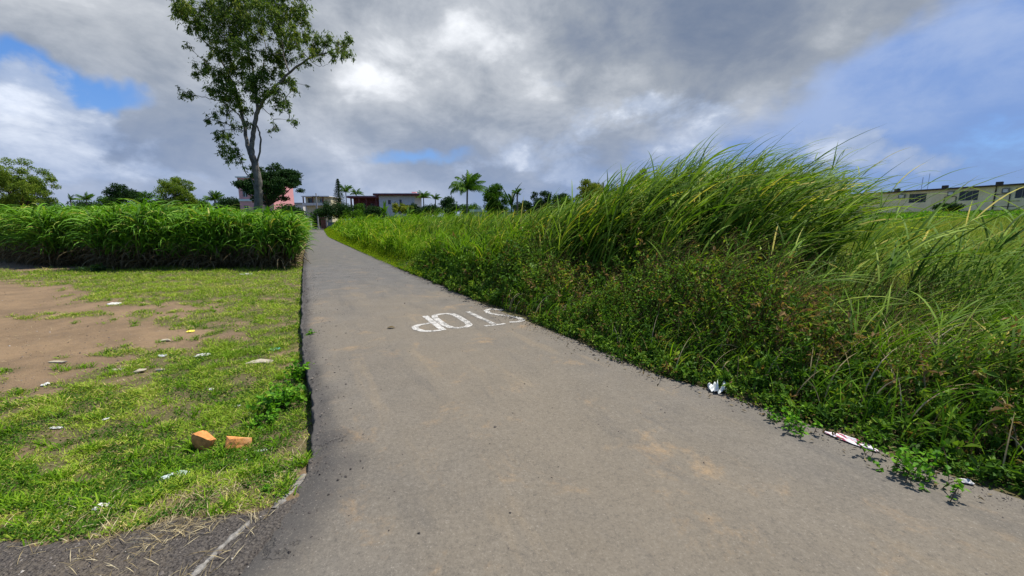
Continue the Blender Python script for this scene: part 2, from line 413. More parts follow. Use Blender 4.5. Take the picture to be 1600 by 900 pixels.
M = {}
M['asphalt'] = asphalt(); M['soil'] = ground_mat()
M['slab'] = plain('broken_asphalt', (0.055, 0.05, 0.046), 0.9, 0.2, 0.5, 12, bumpd=0.03)
M['concrete'] = plain('weathered_concrete', (0.24, 0.225, 0.20), 0.9, 0.2, 0.55, 22, bumpd=0.02)
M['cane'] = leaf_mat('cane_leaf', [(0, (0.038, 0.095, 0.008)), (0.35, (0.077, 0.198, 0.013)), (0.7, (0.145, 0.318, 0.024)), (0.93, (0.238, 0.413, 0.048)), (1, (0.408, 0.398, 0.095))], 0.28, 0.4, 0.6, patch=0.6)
M['cane_dry'] = leaf_mat('dry_cane_leaf', [(0, (0.05, 0.04, 0.018)), (0.5, (0.14, 0.105, 0.05)), (1, (0.27, 0.22, 0.12))], 0.2, 0.6, 0.2, (1.1, 1, 0.8))
M['reed'] = leaf_mat('tall_grass_blade', [(0, (0.038, 0.083, 0.008)), (0.4, (0.094, 0.190, 0.014)), (0.75, (0.197, 0.311, 0.033)), (0.95, (0.356, 0.440, 0.073)), (1, (0.599, 0.486, 0.110))], 0.30, 0.45, 0.3, patch=0.4, tipdry=(0.20, 0.17, 0.08))
M['midgrass'] = leaf_mat('mid_grass_blade', [(0, (0.061, 0.145, 0.008)), (0.5, (0.146, 0.289, 0.012)), (0.85, (0.259, 0.404, 0.025)), (1, (0.465, 0.434, 0.064))], 0.33, 0.45, 0.35, patch=0.7)
M['meadow'] = leaf_mat('meadow_blade', [(0, (0.088, 0.169, 0.013)), (0.5, (0.263, 0.364, 0.033)), (0.85, (0.425, 0.455, 0.066)), (1, (0.525, 0.442, 0.132))], 0.4, 0.55, 0.25, patch=0.7)
M['lime'] = leaf_mat('lime_weed', [(0, (0.081, 0.165, 0.008)), (0.6, (0.196, 0.308, 0.010)), (1, (0.345, 0.396, 0.021))], 0.45, 0.5, 0.3)
M['weed'] = leaf_mat('weed_leaf', [(0, (0.033, 0.083, 0.010)), (0.4, (0.076, 0.165, 0.017)), (0.7, (0.159, 0.267, 0.027)), (0.88, (0.274, 0.371, 0.036)), (0.94, (0.16, 0.105, 0.04)), (1, (0.27, 0.17, 0.07))], 0.3, 0.4, 0.45, patch=0.35)
M['seed'] = leaf_mat('seed_head', [(0, (0.055, 0.039, 0.020)), (0.5, (0.144, 0.091, 0.044)), (1, (0.265, 0.166, 0.088))], 0.25, 0.7, 0.2, (1.1, 1.0, 0.8))
M['straw'] = leaf_mat('straw', [(0, (0.20, 0.15, 0.07)), (0.6, (0.42, 0.34, 0.18)), (1, (0.60, 0.52, 0.33))], 0.2, 0.6, 0.25, (1, 1, 0.9))
M['lawn'] = leaf_mat('lawn_blade', [(0, (0.095, 0.164, 0.013)), (0.5, (0.209, 0.336, 0.028)), (0.85, (0.340, 0.435, 0.045)), (0.92, (0.429, 0.369, 0.119)), (1, (0.605, 0.501, 0.198))], 0.25, 0.5, 0.3, patch=0.35)
M['broad'] = leaf_mat('broad_leaf', [(0, (0.047, 0.144, 0.010)), (0.6, (0.094, 0.259, 0.015)), (1, (0.203, 0.403, 0.025))], 0.35, 0.35, 0.5)
M['gum'] = leaf_mat('gum_leaf', [(0, (0.033, 0.066, 0.012)), (0.4, (0.075, 0.133, 0.021)), (0.8, (0.164, 0.234, 0.041)), (1, (0.299, 0.312, 0.082))], 0.3, 0.4, 0.4, patch=0.5)
M['olive'] = leaf_mat('olive_leaf', [(0, (0.063, 0.111, 0.015)), (0.5, (0.140, 0.221, 0.027)), (1, (0.292, 0.348, 0.059))], 0.3, 0.5, 0.3, patch=0.5)
M['darkleaf'] = leaf_mat('dark_leaf', [(0, (0.012, 0.034, 0.010)), (0.6, (0.026, 0.066, 0.016)), (1, (0.05, 0.11, 0.022))], 0.22, 0.4, 0.4)
M['greenleaf'] = leaf_mat('green_leaf', [(0, (0.029, 0.079, 0.008)), (0.6, (0.066, 0.158, 0.013)), (1, (0.145, 0.251, 0.025))], 0.3, 0.45, 0.35)
M['yellowleaf'] = leaf_mat('yellow_leaf', [(0, (0.08, 0.13, 0.012)), (0.6, (0.19, 0.23, 0.025)), (1, (0.34, 0.31, 0.05))], 0.35, 0.45, 0.35)
M['bark'] = plain('grey_bark', (0.15, 0.135, 0.115), 0.9, 0.15, 0.45, 2.5, bumpd=0.05)
M['dbark'] = plain('dark_bark', (0.07, 0.055, 0.042), 0.9, 0.15, 0.4, 3)
M['stem'] = plain('weed_stem', (0.09, 0.06, 0.035), 0.8, 0.2, 0.4, 8)

# ------------------------------------------------------------------ terrain
def lot_masks(x, y, z):
    """where grass grows and where the dark gravel lies, as patches of ground"""
    px, py = pix(x, y, z)
    l, s = ls(x, y)
    def bl(cx, cy, rx, ry, w): return w*np.exp(-((px-cx)/rx)**2-((py-cy)/ry)**2)
    n = vnoise(x, y, 0.9, 5, 1); n2 = vnoise(x, y, 3.5, 4, 2)
    gr = 0.74+(n-0.5)*1.6+(n2-0.5)*1.9
    gr -= bl(0, 540, 150, 40, 1.15)+bl(60, 500, 200, 34, 0.45)+bl(-100, 560, 150, 60, 1.0)+bl(0, 462, 110, 16, 1.3)+bl(40, 415, 110, 6, 1.2)+bl(215, 522, 70, 14, 0.7)+bl(285, 476, 50, 7, 0.45)
    gr -= bl(-200, 450, 150, 60, 1.5)
    gr += bl(220, 432, 200, 12, 0.6)+bl(130, 497, 150, 9, 0.5)+bl(340, 450, 160, 30, 0.25)+bl(400, 500, 80, 60, 0.3)+bl(300, 620, 160, 40, 0.2)
    gr -= bl(60, 680, 80, 12, 0.2); gr += 0.2*smooth(py, 590, 640)
    edge = np.interp(px, [-400, 60, 250, 380, 440, 475], [835, 830, 812, 782, 765, 742])
    gv = smooth(py-edge-8+(n2-0.5)*75+(n-0.5)*70, -10, 26)
    gv = np.where((s < sL(l)+0.2) & (y > 0.2), gv, 0); gv = np.where((y <= 0.6) & (s < sL(l)+0.2), 1.0, gv)
    gr = np.clip(gr, 0, 1)*(1-gv)
    gr = np.where(s > sR(l)-0.2, 0.9, gr)
    return gr, gv

def axis(parts):
    out = []
    for a, b, st in parts: out += list(np.arange(a, b, st))
    return np.array(out)
la = np.concatenate([-np.geomspace(2500, 3, 26), axis([(-2.8, 0.5, 0.25), (0.5, 9, 0.06), (9, 30, 0.3), (30, 120, 2.0)]), np.geomspace(122, 4000, 22)])
sa_ = np.concatenate([-np.geomspace(3000, 32, 20), axis([(-30, -8, 0.5), (-8, -1.5, 0.10), (-1.5, 0.2, 0.04), (0.2, 2.6, 0.4), (2.6, 4.4, 0.06), (4.4, 12, 0.4), (12, 70, 1.5)]), np.geomspace(72, 3500, 20)])
LL, SS = np.meshgrid(la, sa_, indexing='ij')
GX, GY = xy(LL.ravel(), SS.ravel()); GZ = gz(GX, GY)
gr, gv = lot_masks(GX, GY, GZ)
ni, nj = LL.shape
ii, jj = np.meshgrid(np.arange(ni-1), np.arange(nj-1), indexing='ij')
a0 = (ii*nj+jj).ravel()
GF = np.stack([a0, a0+1, a0+nj+1, a0+nj], 1)[:, ::-1]
ground = mesh_np('ground', np.stack([GX, GY, GZ], 1), GF, M['soil'], None, {'grass': gr, 'gravel': gv}, True, (0, 0, 0))
tag(ground, kind='structure')

# road: a worn slab with a broken left edge
lr = axis([(-30, -2, 1.0), (-2, 9, 0.05), (9, 30, 0.25), (30, 140, 2.0)])
m_ = 34
uu = np.concatenate([[0, 0, 0.004, 0.012], np.concatenate([[0.02, 0.03, 0.04, 0.052, 0.066, 0.082], np.linspace(0.1, 0.97, m_)]), [0.99, 1.0, 1.0]])
wob = (vnoise(lr, lr*0, 3.0, 4, 5)-0.5)*0.09+(vnoise(lr, lr*0+3, 14, 3, 5)-0.5)*0.05
wobr = (vnoise(lr, lr*0+9, 1.4, 4, 6)-0.5)*0.16
el_ = sL(lr)+wob*np.clip((30-lr)/20, 0.2, 1); er_ = sR(lr)+wobr*0.6
S = el_[:, None]+(er_-el_)[:, None]*uu[None]
Lg = np.repeat(lr[:, None], len(uu), 1)
RX, RY = xy(Lg, S)
RZ = rise(Lg)+0.0+0.012*np.sin(np.pi*uu)[None]+(vnoise(RX, RY, 0.7, 3, 8)-0.5)*0.012
dl = S-el_[:, None]
RZ = RZ-0.035*np.exp(-(dl/0.10)**2)*(0.6+vnoise(RX, RY, 6, 3, 9))
RZ = RZ+(vnoise(RX, RY, 9, 4, 10)-0.5)*0.05*np.exp(-(dl/0.16)**2)*(Lg < 14)+(vnoise(RX, RY, 4, 3, 12)-0.5)*0.03*np.exp(-(dl/0.4)**2)*(Lg < 4)
RZ[:, 0] = rise(lr)-0.34; RZ[:, -1] = rise(lr)-0.15
edge_a = np.exp(-(dl/np.where(Lg < 3.4, 0.22+0.14*smooth(3.4-Lg, 0, 1.2), 0.22)))*1.0+np.where(Lg < 3.2, np.exp(-((dl-0.1)/0.4)**2)*0.25, 0)+0.28*np.exp(-np.abs(er_[:, None]-S)/0.12)
worn = np.exp(-((S-2.15-(Lg-8)*0.01)/0.35)**2)*smooth(Lg, 5, 12)*0.8+np.exp(-((S-0.55)/0.3)**2)*smooth(Lg, 9, 15)*0.4
dust = np.clip(0.78-0.5*smooth(Lg, 5, 16)+0.15*np.exp(-((S-1.6)/0.9)**2), 0, 1)
ni, nj = RX.shape
ii, jj = np.meshgrid(np.arange(ni-1), np.arange(nj-1), indexing='ij'); a0 = (ii*nj+jj).ravel()
RF = np.stack([a0, a0+1, a0+nj+1, a0+nj], 1)[:, ::-1]
road = mesh_np('road', np.stack([RX.ravel(), RY.ravel(), RZ.ravel()], 1), RF, M['asphalt'], None,
               {'edge': edge_a.ravel(), 'worn': worn.ravel(), 'dust': dust.ravel()}, True, (0, 0, 0))
tag(road, kind='structure')
def road_z(l, s):
    x, y = xy(l, s); le = sL(l); u = (s-le)/(sR(l)-le)
    return rise(l)+0.012*np.sin(np.pi*np.clip(u, 0, 1))+(vnoise(x, y, 0.7, 3, 8)-0.5)*0.012

# painted STOP, read from the other side, worn
def paint_mat(name, wear):
    m, g, out = mat_new(name); p = geo_pos(g)
    n = g.noise(p, 34, 7, 0.85).outputs[0]; n2 = g.noise(p, 7, 4, 0.6).outputs[0]
    mask = g.sstep(g.m('ADD', n, g.m('MULTIPLY', n2, 0.35)), wear, wear+0.10)
    c = g.mix(mask, (0.12, 0.113, 0.10), (0.50, 0.48, 0.44))
    b = principled(g, c, 0.8, 0.3, bump(g, n, 0.4, 0.003)); g.l.new(b.outputs[0], out.inputs[0]); return m
PW = paint_mat('white_road_paint', 0.595); PT = paint_mat('thin_white_road_paint', 0.625)
def letter(strokes, mat, w=0.085):
    """strokes: polylines in (l, s); a flat band of paint following each, joined into one mesh 4 mm above the asphalt"""
    acc = Acc(); k_ = 0
    for pl in strokes:
        pl = np.array(pl, float)
        seg = np.linalg.norm(np.diff(pl, axis=0), axis=1); cum = np.concatenate([[0], np.cumsum(seg)])
        t = np.linspace(0, cum[-1], max(4, int(cum[-1]/0.03)))
        q = np.stack([np.interp(t, cum, pl[:, 0]), np.interp(t, cum, pl[:, 1])], 1)
        tg = np.gradient(q, axis=0); tg /= np.linalg.norm(tg, axis=1)[:, None]
        nr = np.stack([-tg[:, 1], tg[:, 0]], 1)
        ww = w*0.5*(1+0.12*(rng.random(len(q))-0.5))
        # lengthways strokes are painted wider, as the photo's perspective shows
        ww = ww*(0.85+0.35*np.abs(tg[:, 0]))
        A = q+nr*ww[:, None]; B = q-nr*ww[:, None]
        P2 = np.stack([A, B], 1).reshape(-1, 2)
        x, y = xy(P2[:, 0], P2[:, 1]); z = road_z(P2[:, 0], P2[:, 1])+0.004+0.0007*k_; k_ += 1
        i = np.arange(len(q)-1)*2
        acc.add(np.stack([x, y, z], 1), np.stack([i, i+2, i+3, i+1], 1))
    return acc.build('painted_letter', mat, road)
def arc(cl, cs, rl, rs, a0_, a1, n=10):
    return [(cl+rl*math.cos(R(a)), cs+rs*math.sin(R(a))) for a in np.linspace(a0_, a1, n)]
b0, b1 = 5.62, 6.72     # near (top of the letters, for us) and far ends: the letters stand upside down for us
letter([[(6.70, 1.735), (b0, 1.735)], [(5.63, 1.70), (5.64, 1.55), (5.72, 1.43), (5.88, 1.37), (6.02, 1.39), (6.11, 1.48), (6.15, 1.70)]], PW, 0.085)
letter([[(5.83, 1.86), (5.70, 1.91), (5.64, 2.0), (5.66, 2.14), (5.75, 2.22), (5.95, 2.25), (6.40, 2.25), (6.60, 2.23), (6.70, 2.14), (6.72, 2.0), (6.66, 1.90), (6.50, 1.86), (6.2, 1.85), (5.83, 1.86)]], PW, 0.09)
letter([[(6.70, 2.55), (5.62, 2.60)], [(5.57, 2.41), (5.56, 2.60), (5.56, 2.78)]], PT, 0.075)
letter([[(6.52, 3.20), (6.66, 3.12), (6.72, 3.02), (6.64, 2.91), (6.44, 2.87), (6.26, 2.92), (6.12, 3.02), (5.98, 3.13), (5.80, 3.19), (5.64, 3.16), (5.58, 3.04), (5.62, 2.89)]], PT, 0.085)

# concrete kerb strip showing between gravel and asphalt
kb = Acc()
for pts_, hw, hz in (([(474, 730), (466, 744), (452, 762), (434, 784), (428, 792)], 0.026, 0.006), ([(392, 812), (378, 826), (340, 862), (306, 897), (270, 935)], 0.015, 0.008)):
    P = np.array([at(a, b, -0.01) for a, b in pts_]); t = np.linspace(0, 1, 40)
    q = np.stack([np.interp(t, np.linspace(0, 1, len(P)), P[:, i]) for i in range(2)], 1)
    tg = np.gradient(q, axis=0); tg /= np.linalg.norm(tg, axis=1)[:, None]; nr = np.stack([-tg[:, 1], tg[:, 0]], 1)
    wv = hw*(0.25+1.5*vnoise(t*14, t*0, 1, 3, 4)); zt = gz(q[:, 0], q[:, 1])
    rows = []
    for off, dz in ((-1, -0.05), (-0.9, hz*0.8), (0, hz*1.3), (0.9, hz*0.7), (1, -0.05)):
        j = (rng.random(40)-0.5)*0.006
        rows.append(np.stack([q[:, 0]+nr[:, 0]*wv*off, q[:, 1]+nr[:, 1]*wv*off, zt+dz+j], 1))
    V = np.stack(rows, 1).reshape(-1, 3); i, j = np.meshgrid(np.arange(39), np.arange(4), indexing='ij'); a0 = (i*5+j).ravel()
    kb.add(V, np.stack([a0, a0+1, a0+6, a0+5], 1))
tag(kb.build('kerb', M['concrete'], None, True), kind='structure')

# ------------------------------------------------------------------ low growth on the waste lot
def sample_lot(n, lo, hi, seed=0):
    """points on the lot, thinning with distance"""
    d = np.exp(rng.uniform(np.log(lo), np.log(hi), n)); x = rng.uniform(-1.42-0.8/d, -0.2, n)*d
    l, s = ls(x, d); ok = s < sL(l)-0.02
    x, d = x[ok], d[ok]; return x, d, gz(x, d)
acc = Acc(); 
x, y, z = sample_lot(540000, 1.35, 19)
g_, v_ = lot_masks(x, y, z)
tuft = vnoise(x, y, 5, 3, 11)
keep = rng.random(len(x)) < np.clip((g_-0.33)*1.7, 0, 1)*np.clip((tuft-0.28)*3.2, 0.12, 1)*np.clip(y/5.0, 0.55, 1)
x, y, z, g_, tuft = x[keep], y[keep], z[keep], g_[keep], tuft[keep]
n = len(x); sz = (0.75+0.09*y)
h = rng.uniform(0.014, 0.045, n)*sz*(0.6+1.5*np.clip(tuft-0.35, 0, 1)*1.6)
V, F, tt, pv = ribbons(np.stack([x, y, z-0.004], 1), h*1.4, rng.uniform(0.004, 0.009, n)*sz, rng.uniform(0, 6.28, n), rng.uniform(0.2, 0.9, n), rng.uniform(0.9, 1.9, n), k=2)
var = np.clip(rng.random(n)*0.8+(vnoise(x, y, 0.7, 3, 12)-0.5)*0.9+0.12, 0, 1); var = np.where(rng.random(n) < 0.05+0.3*np.clip(vnoise(x, y, 2.2, 3, 13)-0.45, 0, 1), rng.uniform(0.93, 1.0, n), np.minimum(var, 0.88))
o = mesh_np('lawn_grass', V, F, M['lawn'], None, {'var': np.repeat(var, pv), 't': tt}); tag(o, 'short patchy green grass creeping over the bare lot', 'grass', kind='stuff')
print('lawn', n)
# clover-like small leaves, near
x, y, z = sample_lot(150000, 1.5, 9)
g_, v_ = lot_masks(x, y, z); c_ = vnoise(x, y, 2.6, 3, 14)
keep = (rng.random(len(x)) < np.clip((g_-0.35)*2, 0, 1)) & (c_ > 0.50)
x, y, z = x[keep], y[keep], z[keep]; n = len(x)
V, F = leaves(np.stack([x, y, z+rng.uniform(0.0, 0.035, n)], 1), rng.uniform(0.010, 0.024, n)*(0.8+0.06*y), 0.75, hang=-0.2, up=2.0)
o = mesh_np('ground_cover', V, F, M['greenleaf'], None, {'var': np.repeat(rng.random(n), 4)}); tag(o, 'small round leaved creeping weeds between the grass of the lot', 'weeds', kind='stuff')
# coarse tufts, near
tx, ty, tz = sample_lot(520, 1.7, 11); g_, v_ = lot_masks(tx, ty, tz); kp = (g_ > 0.25) & (v_ < 0.2)
tx, ty, tz = tx[kp], ty[kp], tz[kp]; nb = 26
x = np.repeat(tx, nb)+rng.normal(0, 0.03, len(tx)*nb); y = np.repeat(ty, nb)+rng.normal(0, 0.03, len(tx)*nb); n = len(x)
V, F, tt, pv = ribbons(np.stack([x, y, gz(x, y)-0.005], 1), rng.uniform(0.05, 0.13, n)*np.repeat(rng.uniform(0.6, 1.2, len(tx)), nb), rng.uniform(0.006, 0.011, n), rng.uniform(0, 6.28, n), rng.uniform(0.1, 0.6, n), rng.uniform(1.0, 2.0, n), k=4)
o = mesh_np('grass_tufts', V, F, M['midgrass'], None, {'var': np.repeat(np.clip(rng.random(n)*0.8, 0, 1), pv), 't': tt}); tag(o, 'coarse green grass tufts rising from the short lot grass', 'grass', kind='stuff')
# dry straw on the lot edge and the gravel
x, y, z = sample_lot(60000, 1.4, 8); g_, v_ = lot_masks(x, y, z); px_, py_ = pix(x, y, z)
eg = 10+np.interp(px_, [-400, 60, 250, 380, 440, 475], [835, 830, 812, 782, 765, 742])
pr = 0.75*np.exp(-((py_-eg+12)/34)**2)*smooth(px_, 20, 220)+0.08+0.35*np.exp(-((px_-440)/45)**2-((py_-735)/35)**2)
clump = vnoise(x, y, 9, 2, 15); keep = rng.random(len(x)) < pr*np.clip((clump-0.35)*4, 0, 1.2)
x, y, z = x[keep], y[keep], z[keep]; n = len(x)
V, F, tt, pv = ribbons(np.stack([x, y, z+0.004], 1), rng.uniform(0.03, 0.11, n), rng.uniform(0.002, 0.0045, n), rng.uniform(0, 6.28, n), rng.uniform(0.8, 1.45, n), rng.uniform(1.4, 1.7, n), k=2)
o = mesh_np('dry_straw', V, F, M['straw'], None, {'var': np.repeat(rng.random(n), pv), 't': tt}); tag(o, 'pale dead grass lying on the dark gravel and lot edge', 'straw', kind='stuff')
print('straw', n)
# gravel pebbles
x, y, z = sample_lot(42000, 1.4, 16); g_, v_ = lot_masks(x, y, z)
keep = (rng.random(len(x)) < 0.45*v_+0.16*(g_ < 0.45)); x, y, z = x[keep], y[keep], z[keep]; n = len(x)
base8 = np.array([(0, 0, 1), (1, 0, 0), (0, 1, 0), (-1, 0, 0), (0, -1, 0), (0, 0, -1)], float)
sz = rng.lognormal(-5.6, 0.5, n)*(0.8+0.06*y)
V = base8[None]*(sz[:, None, None]*rng.uniform(0.6, 1.3, (n, 6, 3)))+rng.normal(0, 0.2, (n, 6, 3))*sz[:, None, None]; V[:, :, 2] *= 0.7
V = (V+np.stack([x, y, z+sz*0.25], 1)[:, None]).reshape(-1, 3)
T8 = np.array([(0, 1, 2), (0, 2, 3), (0, 3, 4), (0, 4, 1), (5, 2, 1), (5, 3, 2), (5, 4, 3), (5, 1, 4)])
F = (T8[None]+(np.arange(n)*6)[:, None, None]).reshape(-1, 3)
def pebble_mat():
    m, g, out = mat_new('pebble'); v = attr(g, 'var')
    b = principled(g, g.ramp(v, [(0, (0.04, 0.035, 0.032)), (0.7, (0.13, 0.11, 0.095)), (0.95, (0.22, 0.19, 0.16)), (1, (0.55, 0.52, 0.47))]), 0.9, 0.2); g.l.new(b.outputs[0], out.inputs[0]); return m
M['pebble'] = pebble_mat()
o = mesh_np('gravel', V, F, M['pebble'], None, {'var': np.repeat(rng.random(n), 6)}); tag(o, 'loose dark basalt gravel beside the road edge', 'gravel', kind='stuff')

n = 9000; l = rng.uniform(0.3, 16, n); side = rng.random(n); off = np.abs(rng.normal(0, 0.13, n))
s__ = np.where(side < 0.45, sL(l)+0.02+off*1.4, np.where(side < 0.93, sR(l)-off, rng.uniform(0.2, 3, n)))
x, y = xy(l, s__); z = road_z(l, s__)-np.where(side < 0.45, 0.02*np.exp(-(off/0.1)**2), 0); sz = rng.lognormal(-5.7, 0.45, n)*(0.8+0.07*y)
V = base8[None]*(sz[:, None, None]*rng.uniform(0.6, 1.3, (n, 6, 3)))+rng.normal(0, 0.2, (n, 6, 3))*sz[:, None, None]; V[:, :, 2] *= 0.7
V = (V+np.stack([x, y, z+sz*0.3], 1)[:, None]).reshape(-1, 3); F = (T8[None]+(np.arange(n)*6)[:, None, None]).reshape(-1, 3)
o = mesh_np('road_grit', V, F, M['pebble'], None, {'var': np.repeat(rng.random(n)*0.97, 6)}); tag(o, 'fine grit and stone chips strewn along both asphalt edges', 'grit', kind='stuff')
n = 700; l = rng.uniform(0.5, 14, n); s__ = sR(l)-np.abs(rng.normal(0, 0.16, n)); x, y = xy(l, s__)
V, F = leaves(np.stack([x, y, road_z(l, s__)+0.012], 1), rng.uniform(0.015, 0.05, n), 0.4, up=6.0); V[:, 2] = np.maximum(V[:, 2], 0.012)
o = mesh_np('leaf_litter', V, F, M['cane_dry'], None, {'var': np.repeat(rng.random(n), 4)}); tag(o, 'dead leaves and bits fallen on the asphalt below the weeds', 'leaf litter', kind='stuff')

# ------------------------------------------------------------------ sugar cane on the left
def front_y(x): return np.interp(x, [-120, -24, -18.2, -17.6, -10, -9.2, -8], [24, 18.0, 16.9, 15.6, 16.4, 16.4, 16.6])
def cane(nst, dmin, dmax, per, hmean, wid, Lm, lo=0.1):
    d = dmin+(dmax-dmin)*rng.random(nst)**1.3
    x = rng.uniform(-1.0, 0.0, nst)*(1.0)
    y0 = front_y(-16+0*d)+d
    x = x*(y0*1.5)
    y = front_y(x)+d+(vnoise(x, x*0, 0.8, 3, 21)-0.5)*1.6*np.exp(-d/3)
    l, s = ls(x, y); ok = (s < sL(l)-0.22-0.3*rng.random(nst)) & (l < 96); x, y, l, s = x[ok], y[ok], l[ok], s[ok]
    z = gz(x, y); n = len(x)
    H = hmean*rng.uniform(0.72, 1.15, n)*(0.78+0.44*vnoise(x, y, 0.5, 2, 22))
    H = H*np.where(s > -2.2, 0.82+0.08*np.clip(-s-0.5, 0, 2.2), 1.0)*(1+0.10*smooth(-x/y, 0.8, 1.3))
    idx = np.repeat(np.arange(n), per); m = len(idx)
    fr = lo+(0.92-lo)*rng.random(m)**0.75
    bh = H[idx]*fr*0.82
    wind = rng.normal(1.5, 1.25, m)      # blown to the right
    P = np.stack([x[idx]+rng.normal(0, 0.05, m)+0.12*bh, y[idx]+rng.normal(0, 0.05, m), z[idx]+bh], 1)
    L = Lm*rng.uniform(0.7, 1.25, m)
    V, F, tt, pv = ribbons(P, L, wid*rng.uniform(0.7, 1.2, m), np.where(rng.random(m) < 0.6, wind, rng.uniform(0, 6.28, m)), rng.uniform(0.1, 0.55, m), rng.uniform(1.7, 2.95, m), 1.4, 6, rng.normal(0, 0.5, m))
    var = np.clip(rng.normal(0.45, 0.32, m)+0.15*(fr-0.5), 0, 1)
    return V, F, tt, np.repeat(var, pv), (x, y, z, H)
A = Acc(); TT = []
for args in ((2100, 0.0, 2.4, 13, 2.42, 0.062, 1.15, 0.22), (3600, 2.0, 9, 8, 2.55, 0.07, 1.15, 0.45), (5200, 9, 30, 7, 2.7, 0.08, 1.2, 0.55), (6000, 30, 72, 6, 2.6, 0.13, 1.3, 0.6)):
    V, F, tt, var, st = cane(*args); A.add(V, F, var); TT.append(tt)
    if args[1] == 0.0: st0 = st
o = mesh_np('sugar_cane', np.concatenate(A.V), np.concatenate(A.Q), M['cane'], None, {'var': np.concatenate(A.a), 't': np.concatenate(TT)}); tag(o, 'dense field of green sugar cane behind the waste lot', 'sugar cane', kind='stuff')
print('cane faces', sum(len(q) for q in A.Q))
# dead hanging leaves and stalks at the foot of the field's edge
x, y, z, H = st0; idx = np.repeat(np.arange(len(x)), 7); m = len(idx)
bh = rng.uniform(0.15, 1.15, m)
P = np.stack([x[idx]+rng.normal(0, 0.1, m), y[idx]+rng.normal(0, 0.1, m)-0.03, z[idx]+bh], 1)
V, F, tt, pv = ribbons(P, rng.uniform(0.5, 1.0, m), rng.uniform(0.02, 0.04, m), rng.uniform(0, 6.28, m), rng.uniform(0.6, 1.6, m), rng.uniform(2.4, 3.1, m), 0.8, 5)
A = Acc(); A.add(V, F, np.repeat(rng.random(m)*0.9, pv))
V, F, tt2, pv = ribbons(np.stack([x, y, z], 1), H*0.8, 0.03, rng.normal(1.5, 0.6, len(x)), 0.02, 0.35, 1.2, 4); A.add(V, F, 0.15)
o = mesh_np('dry_cane_leaves', np.concatenate(A.V), np.concatenate(A.Q), M['cane_dry'], None, {'var': np.concatenate(A.a)}); tag(o, 'dead brown leaves and stalks hanging along the cane edge', 'dry leaves', kind='stuff')

# ------------------------------------------------------------------ growth along the right side of the road
def stuff(name, acc, tts, mat, label, cat):
    at_ = {'var': np.concatenate(acc.a)}
    if tts is not None: at_['t'] = np.concatenate(tts)
    o = mesh_np(name, np.concatenate(acc.V), np.concatenate(acc.Q), mat, None, at_); tag(o, label, cat, kind='stuff')
    print(name, sum(len(q) for q in acc.Q)); return o
def weed_h(l, q):
    x, y = xy(l, sR(l)+q)
    h = 0.10+0.85*smooth(q, -0.05, 1.15)+0.25*smooth(q, 1.2, 2.6)
    return h*(0.30+1.4*vnoise(x, y, 1.3, 3, 31))*(0.72+0.38*smooth(l, 1.5, 5))*(1-0.35*smooth(l, 11, 15))
def weeds(n, l0, l1, q1, s0, s1):
    l = rng.uniform(l0, l1, n); q = -0.10+(q1+0.10)*rng.random(n)**1.25
    edge = (vnoise(l, l*0, 2.2, 3, 33)-0.5)*0.30+0.22*np.exp(-((l-6.1)/1.1)**2)
    x, y = xy(l, sR(l)+q+edge*np.exp(-np.clip(q, 0, 9)*3)+0.09); g0 = gz(x, y); h = weed_h(l, q)
    u = rng.random(n)**0.62; z = g0+h*u+rng.normal(0, 0.03, n)
    # leaves sit on loose sprigs: gather them round sprig centres
    cell = 0.16; hx = vnoise(x, y, 7.0, 1, 34); hz = vnoise(x+z*3.1, y-z*2.3, 9.0, 2, 35)
    ok = (hz+0.25*(u > 0.8)) > 0.42
    x, y, z, u = x[ok], y[ok], z[ok], u[ok]; m = len(x)
    V, F = leaves(np.stack([x, y, np.maximum(z, g0[ok]+0.01)], 1), rng.uniform(s0, s1, m), 0.55, up=1.3, hang=0.1)
    reg = vnoise(x, y, 1.1, 3, 36); var = rng.random(m)*0.72+(reg-0.5)*0.7+0.12*u
    var = np.where((rng.random(m) < 0.05+0.4*np.clip(reg-0.55, 0, 1)) & (u > 0.45), rng.uniform(0.90, 1.0, m), np.clip(var, 0, 0.9))
    return V, F, np.repeat(np.clip(var, 0, 1), 4)
A = Acc()
for args in ((30000, -2.5, 3.2, 1.7, 0.022, 0.05), (42000, 3.2, 8.5, 2.6, 0.03, 0.06), (40000, 8.5, 16, 3.0, 0.045, 0.085)): A.add(*weeds(*args))
# leafy stems
n = 5200; l = rng.uniform(-2.5, 14, n); q = 0.06+0.22*np.exp(-((l-6.1)/1.1)**2)+np.where(l < 3.2, 1.9, 2.9)*rng.random(n)**1.15; x, y = xy(l, sR(l)+q); g0 = gz(x, y); h = weed_h(l, q)*rng.uniform(0.8, 1.35, n)+0.04
V, F, tt, pv = ribbons(np.stack([x, y, g0], 1), h, 0.006, rng.uniform(0, 6.28, n), rng.uniform(0, 0.3, n), rng.uniform(0.3, 1.2, n), 1.3, 6, prof=8)
C = V.reshape(n, 7, 2, 3).mean(2); nl_ = 20; idx = np.repeat(np.arange(n), nl_); m = n*nl_; fr = (0.2+0.8*rng.random(m)**0.7)*6; i0 = np.minimum(fr.astype(int), 5); u = (fr-i0)[:, None]; P = C[idx, i0]*(1-u)+C[idx, i0+1]*u
V, F = leaves(P, rng.uniform(0.035, 0.09, m)*np.clip(y[idx]/7, 0.85, 1.6)*np.repeat(rng.uniform(0.6, 1.35, n), nl_), 0.42, up=1.5, hang=0.15); kind_ = rng.random(n); brown = 0.08+0.55*smooth(q, 0.5, 1.3)*np.clip(vnoise(x, y, 0.7, 3, 39)-0.36, 0, 1)*3; kv = np.where(rng.random(n) < brown, rng.uniform(0.92, 1.0, n), np.where(kind_ < 0.78, rng.uniform(0.1, 0.6, n), np.where(kind_ < 0.9, rng.uniform(0.6, 0.88, n), 0.3)))
